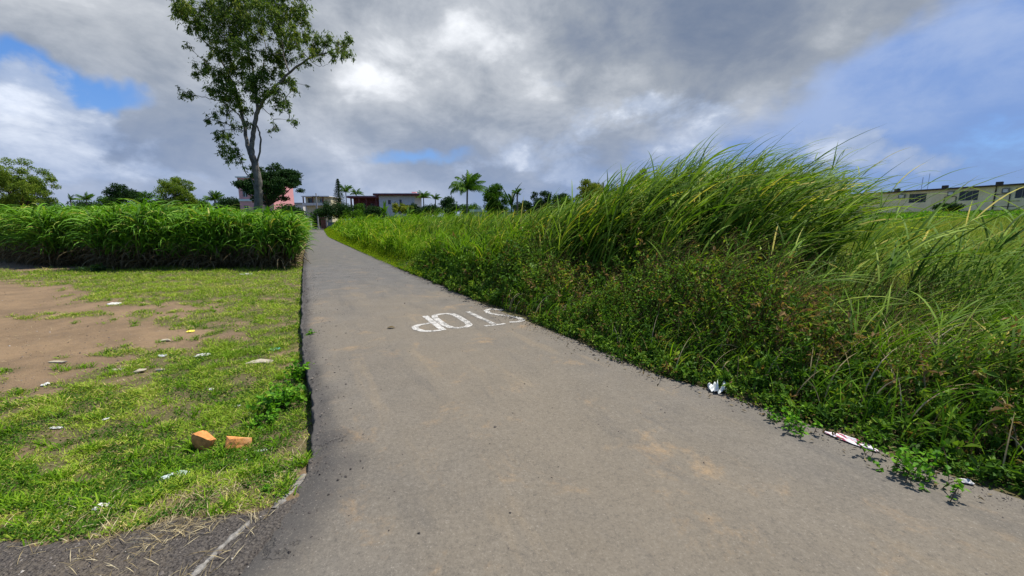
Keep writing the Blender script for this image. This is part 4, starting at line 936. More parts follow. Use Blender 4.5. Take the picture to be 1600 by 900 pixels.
palm(563, 112, 303, 20, 12, 'second palm from the conifer, above the maroon house roof', 0.3)
palm(665, 88, 308, 22, 14, 'short bushy palm touching the corner of the white house', 0.3, group=None)
palm(683, 90, 311, 18, 12, 'low palm between the short bushy palm and the dark tree', 0.3)
palm(808, 58, 303, 18, 12, 'dark narrow palm between two rounded trees near the white shed', 0.2)
palm(150, 84, 312, 22, 14, 'tiny dark palm top beyond the middle of the cane', 0.5, droop=0.7)
palm(126, 86, 312, 16, 10, 'smallest palm top, bent, left along the cane horizon', 0.9, droop=0.6)
palm(346, 78, 312, 26, 16, 'small palm beside the dome shaped bush', 0.5, droop=0.7)

# Norfolk pine: tiers of level branches
x = (536-800)/600*108; g = float(gz(x, 108)); zt = ad(536, 281, 108)[2]
pine = thing('pine_tree', (x, 108, g), 'slim conifer with level tiers of branches rising behind the mango tree', 'conifer')
ta = Acc(); ta.tube([(x, 108, g-0.2), (x, 108, (g+zt)/2), (x, 108, zt)], [0.28, 0.16, 0.03], 8); ta.build('trunk', M['dbark'], pine, True)
A = Acc()
for i in range(24):
    u = i/23; z = g+3+(zt-g-3)*u; Lb = 2.5*(1-u)**0.8+0.15
    for j in range(8):
        a_ = j/8*2*math.pi+i*0.7+rng.normal(0, 0.1); tt_ = np.linspace(0, 1, 5); L_ = Lb*rng.uniform(0.85, 1.1)
        P = np.stack([x+np.sin(a_)*L_*tt_, 108+np.cos(a_)*L_*tt_, z+0.25*L_*tt_**1.5-0.05*L_], 1); A.tube(P, np.linspace(0.05, 0.02, 5), 4, 0.2)
        m = 26; u_ = rng.random(m); C = np.stack([np.interp(u_, tt_, P[:, k]) for k in range(3)], 1)+rng.normal(0, 0.07, (m, 3)); V, F = leaves(C, 0.26, 0.4, hang=-0.5); A.add(V, F, 0.5)
A.build('crown', M['darkleaf'], pine)

# banana plants
def banana(px, Y, py_top, nlf, label, mat='greenleaf', lw=0.5):
    x = (px-800)/600*Y; g = float(gz(x, Y)); top = ad(px, py_top, Y)[2]; h = top-g; t = thing('banana_plant', (x, Y, g), label, 'banana plant')
    s_ = Acc(); s_.tube([(x, Y, g-0.1), (x, Y, g+h*0.3), (x+0.05, Y, g+h*0.58)], [0.14, 0.11, 0.07], 8); s_.build('stem', M['greenleaf'], t, True)
    n = nlf; V, F, tt, pv = ribbons(np.tile([(x+0.04, Y, g+h*0.52)], (n, 1)), h*0.5*rng.uniform(0.8, 1.15, n), lw, rng.uniform(0, 6.28, n), rng.uniform(0.05, 0.5, n), rng.uniform(0.5, 1.8, n), 1.5, 8, rng.normal(0, 0.4, n), prof=4, w0=0.15)
    mesh_np('leaves', V, F, M[mat], t, {'var': np.repeat(rng.uniform(0.2, 0.9, n), pv)})
banana(604, 82, 314, 8, 'banana plant at the left corner of the white house'); banana(641, 82, 318, 7, 'banana plant below the right window of the white house')
banana(799, 60, 287, 7, 'banana plant with upright leaves against the right side of the rounded tree', 'darkleaf', 0.4)

# ------------------------------------------------------------------ buildings
M['cream'] = plain('cream_render', (0.84, 0.76, 0.47), 0.9, 0.15, 0.10, 1.2, streak=(0.72, 0.63, 0.38), bumpd=0.01)
M['whitewall'] = plain('white_render', (0.62, 0.59, 0.56), 0.85, 0.2, 0.08, 1.5, streak=(0.45, 0.43, 0.41))
M['palewall'] = plain('pale_yellow_render', (0.62, 0.56, 0.38), 0.85, 0.2, 0.08, 1.5, streak=(0.42, 0.37, 0.27))
M['maroon'] = plain('maroon_paint', (0.14, 0.035, 0.032), 0.7, 0.3, 0.15, 2)
M['roofdark'] = plain('dark_roof_edge', (0.07, 0.06, 0.05), 0.85, 0.2, 0.3, 3)
M['roofwhite'] = plain('white_roof_paint', (0.70, 0.70, 0.70), 0.7, 0.3, 0.06, 2)
M['pink'] = plain('pink_render', (0.72, 0.33, 0.33), 0.85, 0.2, 0.08, 1.0)
M['glass'] = plain('dark_window_glass', (0.012, 0.014, 0.016), 0.15, 0.6, 0.2, 3)
M['frame'] = plain('grey_window_frame', (0.22, 0.22, 0.20), 0.6, 0.4, 0.1, 5)
M['wframe'] = plain('white_frame', (0.65, 0.65, 0.62), 0.6, 0.4, 0.06, 5)
M['metal'] = plain('grey_metal', (0.30, 0.31, 0.32), 0.5, 0.5, 0.15, 8)
M['greyconc'] = plain('grey_concrete', (0.33, 0.32, 0.31), 0.9, 0.2, 0.15, 2, streak=(0.20, 0.19, 0.18))
M['bluewall'] = plain('blue_grey_wall', (0.20, 0.26, 0.33), 0.85, 0.2, 0.15, 1.5)
M['brownwall'] = plain('brown_gate_paint', (0.16, 0.07, 0.05), 0.8, 0.2, 0.2, 2)

class Building:
    """local frame: u along the front, v into the building, w up"""
    def __init__(s, name, P0, P1, zbase, label, cat, group=None):
        P0, P1 = np.array(P0[:2], float), np.array(P1[:2], float); s.P0 = P0; d = P1-P0; s.L = np.linalg.norm(d); s.d = d/s.L; s.n = np.array([-s.d[1], s.d[0]])
        if np.dot(s.n, P0) < 0: s.n = -s.n
        s.z = zbase; s.rz = math.atan2(s.d[1], s.d[0]); s.t = thing(name, (*P0, zbase), label, cat, group)
    def w(s, u, v, h): q = s.P0+s.d*u+s.n*v; return (q[0], q[1], s.z+h)
    def box(s, acc, u0, u1, v0, v1, h0, h1): acc.box(s.w((u0+u1)/2, (v0+v1)/2, (h0+h1)/2), (abs(u1-u0), abs(v1-v0), h1-h0), s.rz)
    def part(s, name, mat, boxes, parent=None):
        a = Acc()
        for b in boxes: s.box(a, *b)
        if parent is not None: return sub(a, name, mat, parent, s.t)
        return a.build(name, mat, s.t)
    def wall(s, name, mat, u0, u1, v, th, h0, h1, openings):
        """front wall with real openings (u0, u1, h0, h1)"""
        a = Acc(); cuts = sorted(openings); cur = u0
        for (a0, a1, b0_, b1_) in cuts:
            if a0 > cur: s.box(a, cur, a0, v, v+th, h0, h1)
            s.box(a, a0, a1, v, v+th, h0, b0_); s.box(a, a0, a1, v, v+th, b1_, h1); cur = a1
        if cur < u1: s.box(a, cur, u1, v, v+th, h0, h1)
        return a
    def window(s, u0, u1, h0, h1, v=0.12, mull=2, fm='frame'):
        a = Acc(); fw = 0.05
        s.box(a, u0, u1, v, v+0.06, h0, h0+fw); s.box(a, u0, u1, v, v+0.06, h1-fw, h1); s.box(a, u0, u0+fw, v, v+0.06, h0+fw, h1-fw); s.box(a, u1-fw, u1, v, v+0.06, h0+fw, h1-fw)
        for k in range(mull):
            c = u0+(u1-u0)*(k+1)/(mull+1); s.box(a, c-fw*0.7, c+fw*0.7, v-0.005, v+0.055, h0+fw, h1-fw)
        o = a.build('window', M[fm], s.t); g = Acc(); s.box(g, u0+0.02, u1-0.02, v+0.07, v+0.09, h0+0.02, h1-0.02); sub(g, 'pane', M['glass'], o, s.t); return o
def sub(acc, name, mat, part, root):
    """a sub-part: same local frame as its part"""
    o = acc.build(name, mat, root); o.parent = part; return o

# long yellow building on the rise to the right
ya = (800/600*49, 49.0); yd = (-5.5/13.38, 12.2/13.38)
def yu(px):
    k = (px-800)/600                      # intersection of the sight line with the facade line
    return (k*ya[1]-ya[0])/(yd[0]-k*yd[1])+12.0
y0 = (ya[0]-yd[0]*12, ya[1]-yd[1]*12); y1 = (ya[0]+yd[0]*30, ya[1]+yd[1]*30)
yb = Building('long_building', y0, y1, 3.55, 'long low yellow rendered block with flat roof and dark windows on the rise at right', 'building')
wins = [(yu(1598), yu(1566), 1.64, 2.95), (yu(1510.5), yu(1481), 1.60, 2.92), (yu(1431.6), yu(1405.4), 1.60, 2.92), (yu(1362), yu(1339), 1.60, 2.92), (yu(1690), yu(1655), 1.64, 2.95)]
acs = [(yu(1557), yu(1546), 2.35, 2.95), (yu(1474), yu(1464), 2.35, 2.95), (yu(1399.6), yu(1390), 2.35, 2.95)]
a = yb.wall('wall', None, 0, 42, 0, 0.25, -1.2, 3.28, wins)
yb.box(a, 0, 42, 8, 8.2, -1.2, 3.28); yb.box(a, 0, 0.2, 0.25, 8, -1.2, 3.28); yb.box(a, 41.8, 42, 0.25, 8, -1.2, 3.28)
a.build('wall', M['cream'], yb.t)
yb.part('roof', M['roofdark'], [(-0.5, 42.5, -0.45, 8.5, 3.285, 3.46)]); yb.part('plinth', M['roofdark'], [(-0.05, 42.05, -0.05, -0.003, -1.2, 0.22)])
for w_ in wins: yb.window(*w_)
for u0, u1, h0, h1 in acs:
    o = yb.part('air_conditioner', M['frame'], [(u0, u1, -0.32, -0.003, h0, h0+0.06), (u0, u1, -0.32, -0.003, h1-0.06, h1), (u0, u0+0.08, -0.32, -0.003, h0+0.06, h1-0.06), (u1-0.08, u1, -0.32, -0.003, h0+0.06, h1-0.06)])
    yb.part('grille', M['wframe'], [(u0+0.1, u1-0.1, -0.28, -0.01, h0+0.1, h1-0.1)], o)
for pxs_ in ((1536, 1.2, -0.2, 3.28, 0.06), (1559, 0, 0.2, 2.2, 0.04), (1460, 0, 0.2, 2.2, 0.04), (1477.5, 0, 0.2, 2.2, 0.04)):
    u = yu(pxs_[0]); yb.part('drain_pipe', M['roofdark'], [(u-pxs_[4], u+pxs_[4], -0.10, -0.003, pxs_[2], pxs_[3])])
for cb_ in [(yu(1559), yu(1538), -0.05, -0.003, 2.2, 2.26), (yu(1477.5), yu(1460), -0.05, -0.003, 2.2, 2.26), (yu(1572), yu(1538), -0.05, -0.003, 0.62, 0.68), (yu(1575), yu(1559), -0.05, -0.003, 1.28, 1.33)]: yb.part('conduit', M['roofdark'], [cb_])
for p_ in (1539.6, 1458, 1386): u = yu(p_); yb.part('roof_vent', M['roofdark'], [(u-0.28, u+0.28, -0.30, 0.2, 3.465, 3.85)])
u = yu(1417); an = Acc(); p = yb.w(u, 1.0, 3.46); an.tube([p, (p[0], p[1], p[2]+1.9)], 0.03, 5); q = yb.w(u-0.6, 1.2, 3.46); an.tube([q, (q[0], q[1], q[2]+2.4)], 0.025, 5)
for h_ in (1.2, 1.5, 1.8): an.tube([(p[0]-0.35, p[1]-0.2, p[2]+h_), (p[0]+0.35, p[1]+0.2, p[2]+h_)], 0.015, 4)
an.build('antenna', M['metal'], yb.t)

# white house with the maroon eaves
def gx(px, Y): return (px-800)/600*Y
def zz(py, Y): return CAM_H+(354-py)/600*Y
wh = Building('white_house', (gx(597, 92), 92), (gx(651, 92), 92), 0.9, 'white two storey house with a flat maroon edged overhanging roof', 'house')
L = wh.L; top = zz(307.5, 92)-0.9
ww = [(2.1, 2.75, top-2.0, top-1.0), (4.75, 5.3, top-2.0, top-0.9)]
a = wh.wall('wall', None, 0, L, 0, 0.25, -0.5, top, ww); wh.box(a, 0, L, 7, 7.25, -0.5, top); wh.box(a, 0, 0.25, 0.25, 7, -0.5, top); wh.box(a, L-0.25, L, 0.25, 7, -0.5, top); a.build('wall', M['whitewall'], wh.t)
for w_ in ww: wh.window(*w_, mull=0, fm='brownframe' if 'brownframe' in M else 'maroon')
wh.part('roof', M['roofwhite'], [(-1.0, L+1.4, -0.9, 8, top+0.38, top+0.5)])
wh.part('fascia', M['maroon'], [(-1.05, L+1.45, -0.95, 8.05, top+0.003, top+0.376)])
o = wh.part('water_tank', M['pink'], [(7.2, 8.2, 2, 3, top+0.505, top+1.05)])
ar = Building('garden_arch', (gx(650, 86), 86), (gx(662, 86), 86), 1.0, 'small white arched garden structure at the right foot of the white house', 'garden arch')
A = Acc(); 
for k in range(9):
    a0_, a1_ = math.pi*k/9, math.pi*(k+1)/9; h0_ = 2.6
    for (aa, bb) in ((a0_, a1_),):
        p = [ar.w(0.9-0.75*math.cos(t_), 0.2, h0_+0.75*math.sin(t_)) for t_ in (aa, bb)]; A.tube(p, 0.16, 6)
ar.box(A, 0.0, 0.3, 0, 0.4, -0.6, 2.6); ar.box(A, 1.5, 1.8, 0, 0.4, -0.6, 2.6); A.build('arch', M['roofwhite'], ar.t)

mh = Building('maroon_house', (gx(553, 98), 98), (gx(597, 98), 98), 0.9, 'low house with maroon columns and porch, left of the white house', 'house')
L = mh.L; top = zz(311, 98)-0.9
a = mh.wall('wall', None, 0, L, 2.0, 0.25, -0.5, top, [(1.6, 3.2, 1.2, top-1.2), (4.2, 5.3, 0.6, top-1.2)]); mh.box(a, 0, L, 8, 8.2, -0.5, top); mh.box(a, 0, 0.2, 2.25, 8, -0.5, top); mh.box(a, L-0.2, L, 2.25, 8, -0.5, top); a.build('wall', M['maroon'], mh.t)
mh.window(1.6, 3.2, 1.2, top-1.2, 2.1); mh.window(4.2, 5.3, 0.6, top-1.2, 2.1, 1)
mh.part('roof', M['roofwhite'], [(-0.6, L+0.4, -0.4, 8.4, top+0.42, top+0.55)]); mh.part('fascia', M['maroon'], [(-0.65, L+0.45, -0.45, 8.45, top+0.003, top+0.416)])
for u in (0.2, 2.2, 4.0, 6.4): mh.part('column', M['maroon'], [(u-0.15, u+0.15, -0.1, 0.2, -0.5, top)])
for pb_ in [(0.5, 2.0, -0.12, 0.0, -0.5, 0.95), (4.2, 6.2, -0.12, 0.0, -0.5, 1.1)]: mh.part('porch_wall', M['pink'], [pb_])

bh = Building('balcony_house', (gx(481, 112), 112), (gx(520, 112), 112), 1.0, 'pale yellow two storey house with a dark upper balcony at the end of the road', 'house')
L = bh.L; top = zz(309, 112)-1.0; fl = zz(321, 112)-1.0
a = bh.wall('wall', None, 0, L, 1.4, 0.25, -0.5, top, [(0.7, 2.1, fl+0.3, top-0.3), (4.1, 5.2, fl+0.7, top-0.4)]); bh.box(a, 0, L, 8, 8.2, -0.5, top); bh.box(a, 0, 0.2, 1.65, 8, -0.5, top); bh.box(a, L-0.2, L, 1.65, 8, -0.5, top); a.build('wall', M['palewall'], bh.t)
bh.window(0.7, 2.1, fl+0.3, top-0.3, 1.5, 1); bh.window(4.1, 5.2, fl+0.7, top-0.4, 1.5, 1, 'wframe')
bh.part('roof', M['roofwhite'], [(-0.4, L+0.3, -0.2, 8.3, top+0.003, top+0.22)]); bh.part('balcony', M['whitewall'], [(-0.3, L+0.2, 0, 1.39, fl-0.2, fl), (-0.3, L+0.2, 0, 0.1, fl+0.003, fl+0.5)])
for u in (0.0, 2.7, 5.6): bh.part('column', M['brownwall'], [(u-0.12, u+0.12, 0.02, 0.3, fl+0.5, top)])
for u in (0.5, 3.5): bh.part('post', M['whitewall'], [(u-0.12, u+0.12, 0.2, 0.44, -0.5, fl-0.2)])

fh = Building('flat_roofed_house', (gx(464, 120), 120), (gx(480, 120), 120), 1.0, 'small white flat roofed house partly behind the spreading dark tree', 'house')
L = fh.L; top = zz(320, 120)-1
a = fh.wall('wall', None, 0, L, 0, 0.2, -0.5, top, [(0.8, 1.8, top-2.2, top-1.1)]); fh.box(a, 0, L, 6, 6.2, -0.5, top); fh.box(a, 0, 0.2, 0.2, 6, -0.5, top); fh.box(a, L-0.2, L, 0.2, 6, -0.5, top); a.build('wall', M['whitewall'], fh.t); fh.window(0.8, 1.8, top-2.2, top-1.1); fh.part('roof', M['greyconc'], [(-0.3, L+0.3, -0.3, 6.5, top+0.003, top+0.4)])

pk = Building('pink_building', (gx(384, 66), 66), (gx(436, 66), 66), 0.1, 'pink and white three storey building mostly hidden by the gum trunk and spreading tree', 'building')
L = pk.L; top = zz(281, 66)-0.1; ops = [(u, u+0.8, h, h+1.2) for u in (0.6, 2.3, 4.1) for h in (1.0, 3.8, 6.4)]
A = Acc()
for u0, u1 in ((0, 0.6), (1.4, 2.3), (3.1, 4.1), (4.9, L)): pk.box(A, u0, u1, 0, 0.25, -0.5, top)
for u in (0.6, 2.3, 4.1):
    for h0, h1 in ((-0.5, 1.0), (2.2, 3.8), (5.0, 6.4), (7.6, top)): pk.box(A, u, u+0.8, 0, 0.25, h0, h1)
pk.box(A, 0, L, 6, 6.2, -0.5, top); pk.box(A, 0, 0.2, 0.25, 6, -0.5, top); pk.box(A, L-0.2, L, 0.25, 6, -0.5, top); A.build('wall', M['pink'], pk.t)
for o_ in ops: pk.window(*o_, mull=1, fm='wframe')
pk.part('roof', M['roofwhite'], [(-0.25, L+0.25, -0.16, 6.3, top+0.003, top+0.2)]); 
for h in (3.0, 5.7): pk.part('string_course', M['roofwhite'], [(-0.04, L+0.04, -0.12, -0.003, h, h+0.35)])

sh = Building('shed', (gx(738, 68), 68), (gx(800, 68), 68), 0.2, 'low shed with a long white roof under the tall palm', 'shed')
L = sh.L; top = zz(332, 68)-0.2
a = sh.wall('wall', None, 0, L, 0, 0.2, -0.5, top, [(1.0, 2.0, 0.8, 1.9), (4.2, 5.4, 0.8, 1.9)]); sh.box(a, 0, L, 6, 6.2, -0.5, top); sh.box(a, 0, 0.2, 0.2, 6, -0.5, top); sh.box(a, L-0.2, L, 0.2, 6, -0.5, top); a.build('wall', M['whitewall'], sh.t)
sh.window(1.0, 2.0, 0.8, 1.9); sh.window(4.2, 5.4, 0.8, 1.9); sh.part('roof', M['roofwhite'], [(-0.3, L+0.3, -0.4, 6.5, top+0.003, top+0.42)])

cb = Building('unfinished_building', (gx(930, 52), 52), (gx(956, 52), 52), 0.6, 'grey unfinished concrete frame with bare columns behind the tall grass', 'building')
L = cb.L; top = zz(299, 52)-0.6; cb.part('wall', M['greyconc'], [(0, L, 0, 5, -0.5, top-0.25)]); cb.part('slab', M['greyconc'], [(-0.2, L+0.2, -0.2, 5.2, top-0.247, top)])
for u, hh in ((0.15, 0.95), (0.75, 0.95), (1.2, 0.65), (1.9, 0.8)): cb.part('column', M['greyconc'], [(u-0.11, u+0.11, 0.05, 0.27, top+0.003, top+hh)])

# walls, posts and pole at the end of the road
bw = Building('boundary_wall', (gx(516, 88), 88), (gx(542, 86), 86), float(gz(gx(530, 87), 87)), 'blue grey boundary wall right of the road end', 'wall'); bw.part('wall', M['bluewall'], [(0, bw.L, 0, 0.2, -0.6, 1.55)]); bw.part('coping', M['greyconc'], [(0, bw.L, -0.03, 0.23, 1.553, 1.63)])
gw = Building('gate', (gx(505, 89), 89), (gx(514, 88), 88), float(gz(gx(510, 88), 88)), 'brown gate between pale posts at the road end', 'gate'); gw.part('gate_leaf', M['brownwall'], [(0.1, gw.L-0.1, 0, 0.08, 0.1, 2.2)]); gw.part('lintel', M['brownwall'], [(-0.1, gw.L+0.1, -0.1, 0.3, 2.4, 2.7)])
pl = [(475.5, 90, 338, 'tallest of the white posts left of the road end, at the cane corner'), (479.5, 88, 340, 'white post second from the cane corner'), (481.8, 84, 344, 'shorter white post nearest the left road edge'),
      (490, 91, 347, 'white post alone at the middle of the road end'), (514.5, 87, 342, 'white post where the brown gate meets the blue grey wall'), (542.5, 85, 348, 'white post at the right end of the blue grey wall')]
for px, Y, pt, lab in pl:
    x = gx(px, Y); g = float(gz(x, Y)); h = max(1.0, zz(pt, Y)-g); A = Acc(); A.box((x, Y, g+h/2-0.1), (0.24, 0.24, h+0.2)); A.box((x, Y, g+h+0.035), (0.32, 0.32, 0.07)); A.box((x, Y, g+h+0.10), (0.2, 0.2, 0.06))
    tag(A.build('gate_post', M['whitewall']), lab, 'post', 'white posts at the road end')
x = gx(501.5, 94); g = float(gz(x, 94)); zt = zz(304, 94); up = thing('utility_pole', (x, 94, g), 'grey concrete utility pole with a crossarm before the balcony house', 'utility pole')
A = Acc(); A.tube([(x, 94, g-0.3), (x, 94, zt)], [0.2, 0.13], 8); A.build('pole', M['greyconc'], up); A = Acc(); A.box((x+0.1, 93.8, zt-0.7), (1.7, 0.12, 0.14)); A.build('crossarm', M['greyconc'], up)
for dx in (-0.6, 0.0, 0.7): A = Acc(); A.tube([(x+dx, 93.8, zt-0.6), (x+dx, 93.8, zt-0.35)], [0.06, 0.04], 6); A.build('insulator', M['wframe'], up)

# ------------------------------------------------------------------ plants at the broken road edge
def leafy(px, py, nst, hgt, spread, lsz, label, name='broadleaf_weed', mat='broad', nl=9, z=-0.2):
    b = at(px, py, z); x0_, y0_ = b[0], b[1]; g = float(gz(x0_, y0_)); t = thing(name, (x0_, y0_, g), label, 'weed')
    n = nst; az = rng.uniform(0, 6.28, n); th = rng.uniform(0.1, 1.15, n)
    P0 = np.stack([x0_+rng.normal(0, spread*0.35, n), y0_+rng.normal(0, spread*0.5, n), np.full(n, g)], 1)
    V, F, tt, pv = ribbons(P0, hgt*rng.uniform(0.5, 1.1, n), 0.005, az, th*0.4, th*1.5, 1.2, 5, prof=8); mesh_np('stems', V, F, M['stem'], t)
    C = V.reshape(n, 6, 2, 3).mean(2); idx = np.repeat(np.arange(n), nl); m = len(idx); fr = rng.uniform(0.25, 1.0, m)*5; i0 = np.minimum(fr.astype(int), 4); u = (fr-i0)[:, None]; P = C[idx, i0]*(1-u)+C[idx, i0+1]*u
    V, F = leaves(P, lsz*rng.uniform(0.6, 1.25, m), 0.75, up=1.8, hang=-0.1, fold=0.1); mesh_np('leaves', V, F, M[mat], t, {'var': np.repeat(rng.random(m), 4)})
    return t
leafy(440, 640, 60, 0.26, 0.17, 0.05, 'large bright leafy weed growing against the broken road edge, by the orange stones')
leafy(470, 597, 34, 0.24, 0.09, 0.05, 'leafy weed leaning over the asphalt edge just behind the large one')
leafy(415, 668, 30, 0.12, 0.14, 0.03, 'low creeping weed between the large leafy weed and the orange stones')
leafy(487, 521, 12, 0.13, 0.04, 0.045, 'small sprig of weed rooted in the asphalt edge near the painted letters', z=0.0)
leafy(415, 768, 7, 0.06, 0.02, 0.03, 'tiny seedling beside the pale concrete strip', z=-0.02)
leafy(152, 426, 16, 0.35, 0.2, 0.12, 'dark leafy weed on the lot in front of the cane', mat='darkleaf')
leafy(1235, 668, 26, 0.22, 0.16, 0.035, 'low leafy weed behind the red and white cloth', z=0.0)
leafy(1420, 735, 40, 0.22, 0.25, 0.035, 'creeping round leaved weed reaching the asphalt right of the cloth', z=0.0)

# ------------------------------------------------------------------ stones and litter
M['clod'] = plain('orange_brick_stone', (0.64, 0.28, 0.09), 0.9, 0.15, 0.3, 26, bumpd=0.01, streak=(0.55, 0.38, 0.20))
M['plastic_white'] = plain('white_plastic', (0.55, 0.54, 0.51), 0.5, 0.4, 0.3, 45)
M['stone_pale'] = plain('pale_stone', (0.42, 0.37, 0.27), 0.9, 0.2, 0.2, 20, bumpd=0.01)
M['teal'] = plain('teal_plastic', (0.10, 0.36, 0.30), 0.4, 0.5, 0.15, 20)
M['yellowp'] = plain('yellow_plastic', (0.65, 0.55, 0.05), 0.5, 0.4, 0.1, 20)
M['greyp'] = plain('grey_plastic', (0.34, 0.36, 0.38), 0.4, 0.5, 0.15, 20)
def clear_mat(name='clear_plastic', col=(0.70, 0.78, 0.75), mixf=0.30):
    m, g, out = mat_new(name); b = principled(g, col, 0.12, 0.8); t = g.new('ShaderNodeBsdfTransparent'); t.inputs[0].default_value = (0.85, 0.93, 0.92, 1)
    mx = g.new('ShaderNodeMixShader'); mx.inputs[0].default_value = mixf; g.l.new(b.outputs[0], mx.inputs[1]); g.l.new(t.outputs[0], mx.inputs[2]); g.l.new(mx.outputs[0], out.inputs[0]); return m
M['clear'] = clear_mat(); M['bagwhite'] = clear_mat('milky_plastic', (0.80, 0.82, 0.78), 0.12)
def cloth_mat():
    m, g, out = mat_new('red_white_cloth'); tc = attr(g, 'var'); p = geo_pos(g); n = g.noise(p, 9, 3).outputs[0]
    w = g.m('ADD', g.m('MULTIPLY', tc, 3.0), g.m('MULTIPLY', n, 0.8)); s_ = g.m('FRACT', w)
    c = g.mix(g.m('MULTIPLY', g.sstep(s_, 0.60, 0.66), g.m('SUBTRACT', 1, g.sstep(s_, 0.86, 0.92))), (0.74, 0.70, 0.69), (0.42, 0.09, 0.14))
    b = principled(g, c, 0.85, 0.2); g.l.new(b.outputs[0], out.inputs[0]); return m
M['cloth'] = cloth_mat()
def rock(name, px, py, z, size, mat, label, cat, seed=0, rz=0.0, flat=1.0):
    b = at(px, py, z); g = float(gz(b[0], b[1])) if z <= -0.01 else z
    r2 = np.random.default_rng(seed); import bmesh
    bm = bmesh.new(); pts = []
    for i in range(17):
        v = r2.normal(size=3); v /= max(abs(v)); v = v*r2.uniform(0.80, 1.0, 3); pts.append(bm.verts.new((v[0]*size[0]/2, v[1]*size[1]/2, v[2]*size[2]/2)))
    res = bmesh.ops.convex_hull(bm, input=pts); bmesh.ops.delete(bm, geom=[e for e in bm.verts if not e.link_faces], context='VERTS')
    bmesh.ops.triangulate(bm, faces=bm.faces[:]); bmesh.ops.subdivide_edges(bm, edges=bm.edges[:], cuts=2, use_grid_fill=True)
    for v in bm.verts: v.co += Vector(r2.normal(0, min(size)*0.014, 3))
    me = bpy.data.meshes.new(name); bm.to_mesh(me); bm.free(); me.materials.append(mat)
    for p_ in me.polygons: p_.use_smooth = False
    o = bpy.data.objects.new(name, me); o.location = (b[0], b[1], g+size[2]*0.40); o.rotation_euler = (0, 0, rz); link(o); tag(o, label, cat); return o
rock('broken_stone', 320, 690, -0.12, (0.17, 0.13, 0.18), M['clod'], 'taller upright orange stone in the grass by the leafy weed', 'stone', 3, 0.3)
rock('broken_stone', 374, 692, -0.12, (0.19, 0.12, 0.12), M['clod'], 'lower wedge shaped orange stone, nearer the road', 'stone', 8, 0.5)
def sheet(name, px, py, z, size, mat, label, cat, seed=0, rz=0.0, h=0.3, n=16, tri=0.0, group=None):
    """crumpled sheet or bag: closed, with thickness, folds and a ragged outline"""
    r2 = np.random.default_rng(seed+50); b = at(px, py, z)
    u, v = np.meshgrid(np.linspace(-1, 1, n), np.linspace(-1, 1, n), indexing='ij'); rr_ = 1-0.25*np.abs(u*v)
    off = r2.uniform(0, 60); wob_ = 1+0.5*(vnoise(np.arctan2(v, u)*1.3+off, u*0, 1.6, 3)-0.5)
    X = u*rr_*wob_*size[0]/2*(1-tri*(v+1)/2); Y_ = v*rr_*wob_*size[1]/2
    Z = (vnoise(u+off, v+off, 2.4, 3)**1.2*1.5-0.25)*h*size[1]*(1-0.8*np.maximum(abs(u), abs(v))**3); Z = np.maximum(Z, 0)+0.004
    Z += (vnoise(u+off, v-off, 7, 2)-0.4)*h*size[1]*0.25
    th_ = 0.003; c, s_ = math.cos(rz), math.sin(rz); XX = b[0]+X*c-Y_*s_; YY = b[1]+X*s_+Y_*c
    l_, q_ = ls(XX, YY); onroad = (q_ > sL(l_)) & (q_ < sR(l_)+0.02); G0 = np.where(onroad, road_z(l_, q_), gz(XX, YY))
    topv = np.stack([XX, YY, G0+Z+0.006], -1).reshape(-1, 3); botv = topv-np.array([0, 0, th_])
    i, j = np.meshgrid(np.arange(n-1), np.arange(n-1), indexing='ij'); a0 = (i*n+j).ravel(); q1 = np.stack([a0, a0+n, a0+n+1, a0+1], 1)
    V = np.concatenate([topv, botv]); F = np.concatenate([q1, q1[:, ::-1]+n*n])
    ring = [k for k in range(n)]+[k*n+n-1 for k in range(1, n)]+[(n-1)*n+k for k in range(n-2, -1, -1)]+[k*n for k in range(n-2, 0, -1)]
    rg = np.array(ring); r3 = np.roll(rg, -1); F = np.concatenate([F, np.stack([rg, r3, r3+n*n, rg+n*n], 1)])
    o = mesh_np(name, V, F, mat, None, {'var': np.concatenate([(u*0.5+0.5+v*0.3).ravel()]*2)}, True); tag(o, label, cat, group); return o
S = sheet
S('plastic_bottle_scrap', 272, 733, -0.07, (0.19, 0.09), M['clear'], 'crushed clear blue green plastic lying in the grass below the orange stones', 'litter', 1, 0.2, 0.45, 20)
S('paper_scrap', 158, 788, -0.05, (0.09, 0.06), M['plastic_white'], 'crumpled white scrap on the grass at bottom left, near the gravel', 'litter', 2, 0.6, 0.5)
S('plastic_scrap', 407, 699, -0.12, (0.10, 0.035), M['plastic_white'], 'long flat white plastic piece right below the lower orange stone', 'litter', 3, 0.35, 0.2)
S('plastic_scrap', 389, 718, -0.12, (0.05, 0.03), M['plastic_white'], 'short white plastic piece nearer the gravel than the long one', 'litter', 4, 0.9, 0.3)
S('plastic_scrap', 240, 775, -0.08, (0.03, 0.03), M['greyp'], 'small grey plastic bit between clear plastic and gravel', 'litter', 5)
S('plastic_sheet', 258, 690, -0.12, (0.10, 0.035), M['stone_pale'], 'pale flat scrap left of the orange stones', 'litter', 6, 0.2, 0.15)
S('plastic_sheet', 428, 544, -0.16, (0.17, 0.16), M['teal'], 'teal plastic wrapper near the road edge', 'litter', 7, 0.2, 0.15)
rock('flat_stone', 404, 566, -0.16, (0.34, 0.14, 0.05), M['stone_pale'], 'largest flat pale stone in the grass, beside the teal wrapper', 'stone', 11, 0.2)
S('plastic_sheet', 316, 550, -0.16, (0.22, 0.13), M['plastic_white'], 'white crumpled wrapper with a silver sheen in mid lot', 'litter', 8, 0.1, 0.2)
S('plastic_sheet', 254, 552, -0.16, (0.10, 0.12), M['greyp'], 'greyish crumpled wrapper left of the silver white one', 'litter', 9, 0.1, 0.3)
